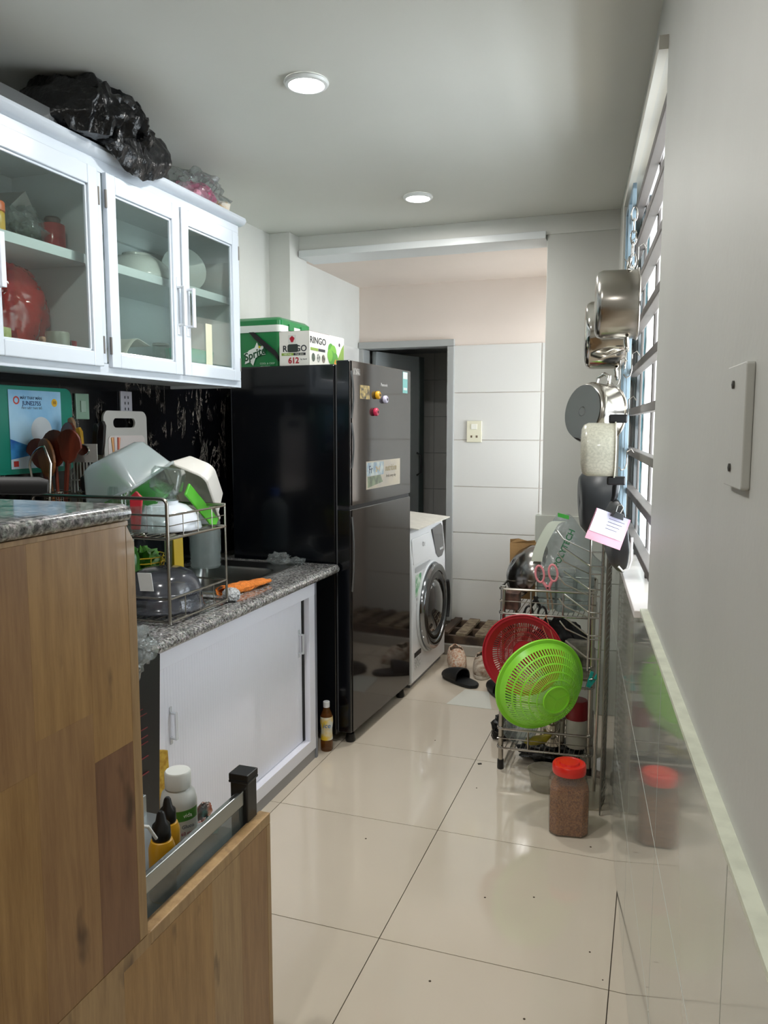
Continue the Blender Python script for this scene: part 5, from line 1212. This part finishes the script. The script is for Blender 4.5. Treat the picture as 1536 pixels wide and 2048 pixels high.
def panb(label, s_, d, z, r, h_, m, tilt, hl=1):
    t = T('frying_pan', label, 'pan', wp(s_, d, z), rot=Euler((tilt[0], tilt[1], WA + tilt[2])))
    MB().lathe([(r+.002, 0), (r, .003), (r*.96, h_*.35), (r*.80, h_*.78), (r*.60, h_), (0, h_)], 60, Mt((0, 0, 0), AX)).build('body', m, t, smooth=True, solid=.002)
    MB().tube([(-.01, 0, r-.005), (-.004, 0, r+.03*hl), (.0, 0, r+.10*hl), (.004, 0, r+.15*hl)], [.008, .009, .011, .009], 12).build('handle', BLKP, t, smooth=True)
    return t
panb('deep dark grey wok hung edge-on below the cream pot', 2.62, .115, 1.180, .135, .095, PANM, (0, R(-3), R(6)))
panb('flat dark grey frying pan hung in front of the wok, partly behind the pink card', 2.34, .128, 1.105, .105, .030, mat('pan_grey2', '#3a3c3e', .4), (0, R(-5), R(12)), .35)
# hooks and chains
def hook(s_, d, z, L, label, m=WIRE):
    pts = [(.02, 0, L), (.012, 0, L+.012), (0, 0, L+.004), (0, 0, .02), (-.004, 0, .004), (-.014, 0, -.002), (-.022, 0, .008)]
    o = MB().tube(pts, .0018, 6).build('hanging_hook', m, None, smooth=True, loc=wp(s_, d, z), rot=(0, 0, WA)); tag(o, label, 'hook', 'hooks on the window bars')
for k, (s_, d, z, L, l) in enumerate(((2.33, .155, 1.85, .06, 'steel S-hook holding the highest pot'), (2.62, .15, 1.82, .08, 'steel S-hook holding the pot behind the highest one'), (2.50, .125, 1.545, .07, 'steel S-hook above the two-handled pot'), (2.36, .15, 1.56, .06, 'steel S-hook between the upper pots and the two-handled pot'), (2.28, .14, 1.44, .05, 'steel S-hook holding the cream pot'), (2.45, .15, 1.29, .05, 'steel S-hook above the dark wok'), (2.70, .16, 1.95, .06, 'steel S-hook near the top of the window'))):
    hook(s_, d, z, L, l)
mb = MB()
for k in range(7):
    z = .035*k; c = [(0 if k % 2 else .009*cos(2*pi*i/12), .009*cos(2*pi*i/12) if k % 2 else 0, z + .022*sin(2*pi*i/12)) for i in range(12)]; mb.tube(c, .002, 6, True)
o = mb.build('chain', WIRE, None, smooth=True, loc=wp(2.60, .158, 1.86)); tag(o, 'short steel chain hanging above the pots at the window', 'chain')
hk = MB().tube([(0, 0, .09), (-.0, .0, .03), (-.006, 0, .008), (-.02, 0, 0), (-.032, 0, .012)], .003, 10).build('white_hook', mat('hook_white', '#e6e3e2', .3), None, smooth=True, loc=wp(2.12, .150, 1.04), rot=(0, 0, WA)); tag(hk, 'white plastic hook hanging at the window right of the pink card', 'hook')
# pink card with binder clip
pc = T('note_card', 'pink edged paper card hung by a black binder clip at the window', 'card', wp(2.16, .108, 1.175), rot=(R(0), R(20), R(18)))
mb = MB(); mb.grid(8, 8, lambda a, b: (-.060 + .10*a, -.012 + .016*sin(pi*a*.8)*b, -.075 + .085*b)); mb.build('pink_sheet', mat('paper_pink', '#e3a3b4', .6), pc, solid=.0008)
mb = MB(); mb.grid(8, 8, lambda a, b: (-.058 + .092*a, -.0145 + .016*sin(pi*a*.8)*(.25+.75*b), -.052 + .062*b)); mb.build('white_sheet', mat('paper_lilac', '#cfcbe2', .6), pc, solid=.0006)
for k in range(4): MB().box(-.02, .024-.004*k, -.0150-.0022, -.0150-.0018, -.006-.009*k, -.0045-.009*k).build('print_line', ink('#4a4658'), pc)
MB().prism([(-.016, 0), (.016, 0), (.012, .016), (-.012, .016)], -.022, .010, 'y').build('clip_body', BLKP, pc, loc=(.0, 0, .002), bevel=.001)
MB().tube([(-.006, -.006, .014), (-.008, -.006, .034), (0, -.006, .040), (.008, -.006, .034), (.006, -.006, .014)], .0013, 6).build('clip_wire', WIRE, pc, smooth=True)

# ================================================================== WOODEN UNIT IN THE FOREGROUND
XU = -.75
wu = T('wooden_counter', 'wooden clad counter in the left foreground with a granite top', 'counter', (0, 0, 0))
UT = 1.279
MB().box(-1.40, XU-.024, -.35, .975, .0, UT-.001).box(XU-.05, XU-.024, .976, 1.40, 0, .54).build('carcass', mat('carcass_wood', '#8a6a44', .6), wu)
pf = MB().box(XU-.024, XU-.018, -.35, .992, .602, UT).build('upper_panel', W1, wu)
# staves of the upper panel: (y0, y1, [z breaks]) each a board of its own
WS = [W1, W2, W3, W4]
def staves(parent, cols, zlo, zhi, seed, x0, x1):
    rn = random.Random(seed)
    for y0, y1, brk in cols:
        zz = [zlo] + [b for b, _ in brk] + [zhi]; ms = [m for _, m in brk]
        first = cols_first.get((round(y0, 3), seed), 0)
        for i in range(len(zz)-1):
            m = WS[first] if i == 0 else WS[ms[i-1]]
            MB().box(x0, x1, y0+.0001, y1-.0001, zz[i]+.0001, zz[i+1]-.0001).build('stave', m, parent)
cols_first = {}
up_cols = [(-.35, -.22, []), (-.22, -.08, [(1.0, 3)]), (-.08, .06, []), (.06, .20, [(.9, 1)]), (.20, .34, []), (.34, .47, [(1.1, 1)]), (.47, .60, [(.80, 0)]), (.60, .70, [(1.12, 1)]), (.70, .775, [(.97, 1)]), (.775, .885, [(1.01, 0)]), (.885, .972, [(.935, 0)])]
for (y0, y1, b), f0 in zip(up_cols, (0, 1, 3, 0, 1, 0, 1, 0, 0, 1, 2)): cols_first[(round(y0, 3), 1)] = f0
staves(pf, up_cols, .602, UT-.008, 1, XU-.018, XU)
# edge strips with a clipped corner at the top
mb = MB().prism([(.972, .602), (.992, .602), (.992, UT-.035), (.975, UT-.008), (.972, UT-.008)], XU-.018, XU+.0006, 'x'); mb.build('edge_strip', W4, pf, bevel=.001)
MB().box(XU-.018, XU+.0008, -.35, .978, UT-.008, UT-.0005).build('edge_strip', W4, pf, bevel=.001)
pfl = MB().box(XU-.024, XU-.018, -.35, 1.418, .02, .600).build('lower_panel', W1, wu)
lo_cols = [(-.35, -.2, []), (-.2, -.05, []), (-.05, .1, []), (.1, .25, []), (.25, .4, []), (.4, .55, []), (.55, .68, []), (.68, .80, []), (.80, .93, [(.33, 3)]), (.93, 1.055, []), (1.055, 1.185, [(.22, 0)]), (1.185, 1.29, []), (1.29, 1.40, [])]
for (y0, y1, b), f0 in zip(lo_cols, (0, 3, 0, 1, 0, 3, 0, 0, 3, 0, 1, 3, 1)): cols_first[(round(y0, 3), 2)] = f0
staves(pfl, lo_cols, .02, .578, 2, XU-.018, XU)
MB().box(XU-.026, XU+.0006, .998, 1.418, .578, .601).build('edge_strip', W4, pfl, bevel=.002)
MB().box(XU-.026, XU+.0006, -.35, .998, .578, .601).build('edge_strip', W4, pfl)
MB().box(XU-.018, XU+.0006, 1.40, 1.418, .02, .578).build('edge_strip', W4, pfl, bevel=.002)
gt = MB(); gt.prism([(-1.40, -.35), (XU+.002, -.35), (XU+.002, .975), (XU-.012, .988), (-1.40, .988)], 1.2795, 1.303, 'z')
o = gt.build('granite_top', GRAN, None, bevel=.004, seg=3); tag(o, 'thick speckled granite top on the wooden counter in the left foreground', 'countertop')
MB().tube([(XU+.001, -.35, 1.291), (XU+.001, .972, 1.291)], .0115, 12).build('nosing', GRAN, o, smooth=True)
# pan on the counter: only its handle is in view
pn = T('frying_pan', 'pan on the near granite top, only its thick black handle in the picture', 'pan', (-1.16, .72, 1.3035), R(-55))
MB().lathe([(0, 0), (.09, 0), (.115, .04), (.118, .04), (.093, -.0), (0, -.001)], 48).build('body', PANM, pn, smooth=True) if False else MB().lathe([(0, .001), (.09, .001), (.115, .04), (.118, .04), (.094, .0005)], 48).build('body', PANM, pn, smooth=True)
MB().tube([(.0, .11, .034), (0, .16, .036), (0, .20, .034), (0, .36, .028), (0, .372, .027)], [.006, .008, .0125, .0135, .010], 14).build('handle', BLKM, pn, smooth=True)

# ---- pull-out shelf behind the lower panel
ps = MB().box(-1.07, XU-.05, 1.00, 1.41, .545, .553).build('pullout_tray', mat('tray_steel', '#a5aaab', .35, .8), wu)
MB().box(XU-.052, XU-.028, .99, 1.415, .540, .575).build('tray_lip', mat('tray_steel', '#a5aaab'), ps, bevel=.001)
MB().box(-.036, -.033, 1.0, 1.40, .575, .640, M=Mt((XU, 0, 0))).build('glass_side', clear('tray_glass', '#cfd6d6', .3, '#aab2b2', .05), ps)
MB().box(XU-.040, XU-.028, .99, 1.36, .641, .672).build('rail', mat('rail_steel', '#b3b5b4', .2, 1), ps, bevel=.002)
pst = MB().box(-.020, .020, -.020, .020, .552, .684, M=Mt((XU-.042, 1.382, 0))).build('post', mat('post_steel_dark', '#3c3b3a', .25, .6), ps, bevel=.002)
mb = MB().box(-.023, .023, -.023, .023, .684, .690, M=Mt((XU-.042, 1.382, 0))).box(-.0225, .0225, -.0225, .0225, .690, .704, M=Mt((XU-.042, 1.382, 0)))
mb.build('post_cap', BLKP, ps, bevel=.002)
MB().box(-1.07, -1.05, 1.38, 1.40, .552, .60).build('rear_bracket', mat('tray_steel', '#a5aaab'), ps, bevel=.001)
TRZ = .5535
t = T('supplement_bottle', 'white plastic pill bottle with a green label band on the pull-out tray', 'bottle', (-.900, 1.305, TRZ))
MB().lathe([(0, 0), (.034, 0), (.037, .004), (.037, .105), (.033, .122), (.024, .132), (.022, .138), (0, .138)], 44).build('body', mat('bottle_white', '#c9ccc9', .35, coat=.1), t, smooth=True)
MB().lathe([(.0245, .132), (.0265, .134), (.0265, .165), (.024, .168), (0, .168)], 44).build('cap', mat('cap_ivory', '#d6d8d4', .4), t, smooth=True)
MB().lathe([(.0374, .015), (.0374, .098)], 24, None, R(-95), R(20)).build('label_band', mat('label_white', '#d6d6cf', .45), t, smooth=True)
MB().lathe([(.0376, .074), (.0376, .096)], 24, None, R(-75), R(15)).build('green_band', ink('#4c8c32'), t, smooth=True)
text('vida', .012, ink('#e2ead9'), t, (.0335, -.0185, .085), (pi/2, 0, R(58)))
text('Gluco', .011, ink('#6a6a72'), t, (.0335, -.0185, .062), (pi/2, 0, R(58)))
text('60 caps', .010, ink('#93384a'), t, (.0335, -.0185, .048), (pi/2, 0, R(58)))
for k, (x, y, l, s_) in enumerate(((-.832, 1.150, 'small yellow-orange bottle with a black nozzle, the nearer one', 1.3), (-.868, 1.222, 'small yellow-orange bottle with a black nozzle, the farther one', 1.2))):
    t = T('sauce_bottle', l, 'bottle', (x, y, TRZ), group='yellow bottles in the pull-out tray')
    MB().lathe([(0, 0), (.017*s_, 0), (.0185*s_, .004), (.0185*s_, .075*s_), (.015*s_, .086*s_), (.009, .09*s_), (0, .09*s_)], 32).build('body', mat('bottle_yellow', '#cf9a1c', .35, coat=.2), t, smooth=True)
    MB().lathe([(.0189*s_, .004), (.0189*s_, .045*s_)], 32).build('label_band', mat('label_grey', '#8d8b80', .5, col2='#5c5a50', scale=90), t, smooth=True)
    MB().lathe([(.0125*s_, .087*s_), (.0135*s_, .09*s_), (.0125*s_, .108*s_), (.008*s_, .113*s_), (.0055*s_, .125*s_), (.004, .128*s_), (0, .128*s_)], 24).build('nozzle', BLKP, t, smooth=True)
t = T('spray_tube', 'white bottle with a bent tube at the near end of the pull-out tray', 'bottle', (-.835, 1.052, TRZ))
MB().lathe([(0, 0), (.022, 0), (.024, .004), (.024, .10), (.018, .115), (.018, .14), (0, .142)], 32).build('body', mat('bottle_white', '#c9ccc9'), t, smooth=True)
MB().tube([(0, 0, .14), (-.004, .0, .165), (.004, .02, .178), (.014, .045, .165), (.018, .062, .135)], .003, 10).build('tube', mat('tube_white', '#dadbd8', .4), t, smooth=True)
o = MB().blob((0, 0, .022), (.022, .008, .026), 91, .15, 3, 30, .1, 5).build('spice_sachet', mat('sachet_foil', '#a7a5a3', .25, .6, col2='#c0552a', scale=35), None, smooth=True, loc=(-.885, 1.372, TRZ+.045), rot=(R(20), 0, R(60))); tag(o, 'shiny foil sachet propped up behind the white pill bottle', 'sachet')
o.location = (-.90, 1.385, TRZ+.02)
for k, (x, y, r1, l) in enumerate(((-.86, 1.39, .3, 'teal plastic scraper lying in the tray next to the post'), (-.90, 1.36, 1.2, 'teal plastic scraper lying under the foil sachet'))):
    o = MB().prism([(-.02, 0), (.02, 0), (.016, .05), (-.016, .05)], 0, .004, 'z').build('scraper', mat('scraper_teal', '#3f7f78', .35), None, bevel=.001, loc=(x, y-.03, TRZ+.003+.005*k), rot=(R(15), 0, r1)); tag(o, l, 'scraper')
    o.location = (x, y-.04, TRZ+.012+.006*k)
# black paper bag and plastic beside the counter
t = T('gift_bag', 'tall black paper bag with thin red lines standing behind the wooden counter', 'bag', (-1.14, 1.44, 0))
mb = MB().add([(-.06, -.10, 0), (.02, -.10, 0), (.02, .10, 0), (-.06, .10, 0), (-.05, -.10, .86), (.025, -.10, .85), (.03, .113, .875), (-.045, .113, .885), (.022, .103, .5), (-.055, .1, .5)],
   [(0, 3, 2, 1), (0, 1, 5, 4), (1, 2, 8, 6, 5), (2, 3, 9, 8), (8, 9, 7, 6), (3, 0, 4, 7, 9)])
mb.build('body', mat('gift_black', '#1b1b1d', .4), t, bevel=.002)
for k, z in enumerate((.76, .745, .71, .69, .675, .64, .60)): MB().box(.0235, .0262, .0, .060, z, z+.0022).build('red_line', ink('#7a2a2e'), t)
o = MB().blob((0, 0, .04), (.05, .085, .055), 95, .2, 3, 44, .2, 6).build('clear_bag', CLRB, None, smooth=True, loc=(-1.125, 1.44, .868)); tag(o, 'crumpled clear bag stuffed in the top of the black paper bag', 'bag')
o = MB().add([(0, -.05, .0), (.01, .06, .0), (.008, .022, .60), (0, -.03, .62), (.02, .0, .3)], [(0, 1, 4), (1, 2, 4), (2, 3, 4), (3, 0, 4)]).build('yellow_sack', mat('sack_yellow', '#d9b344', .6, col2='#b98a24', scale=70), None, solid=.012, loc=(-1.16, 1.60, 0)); tag(o, 'yellow sack standing behind the black paper bag', 'sack')
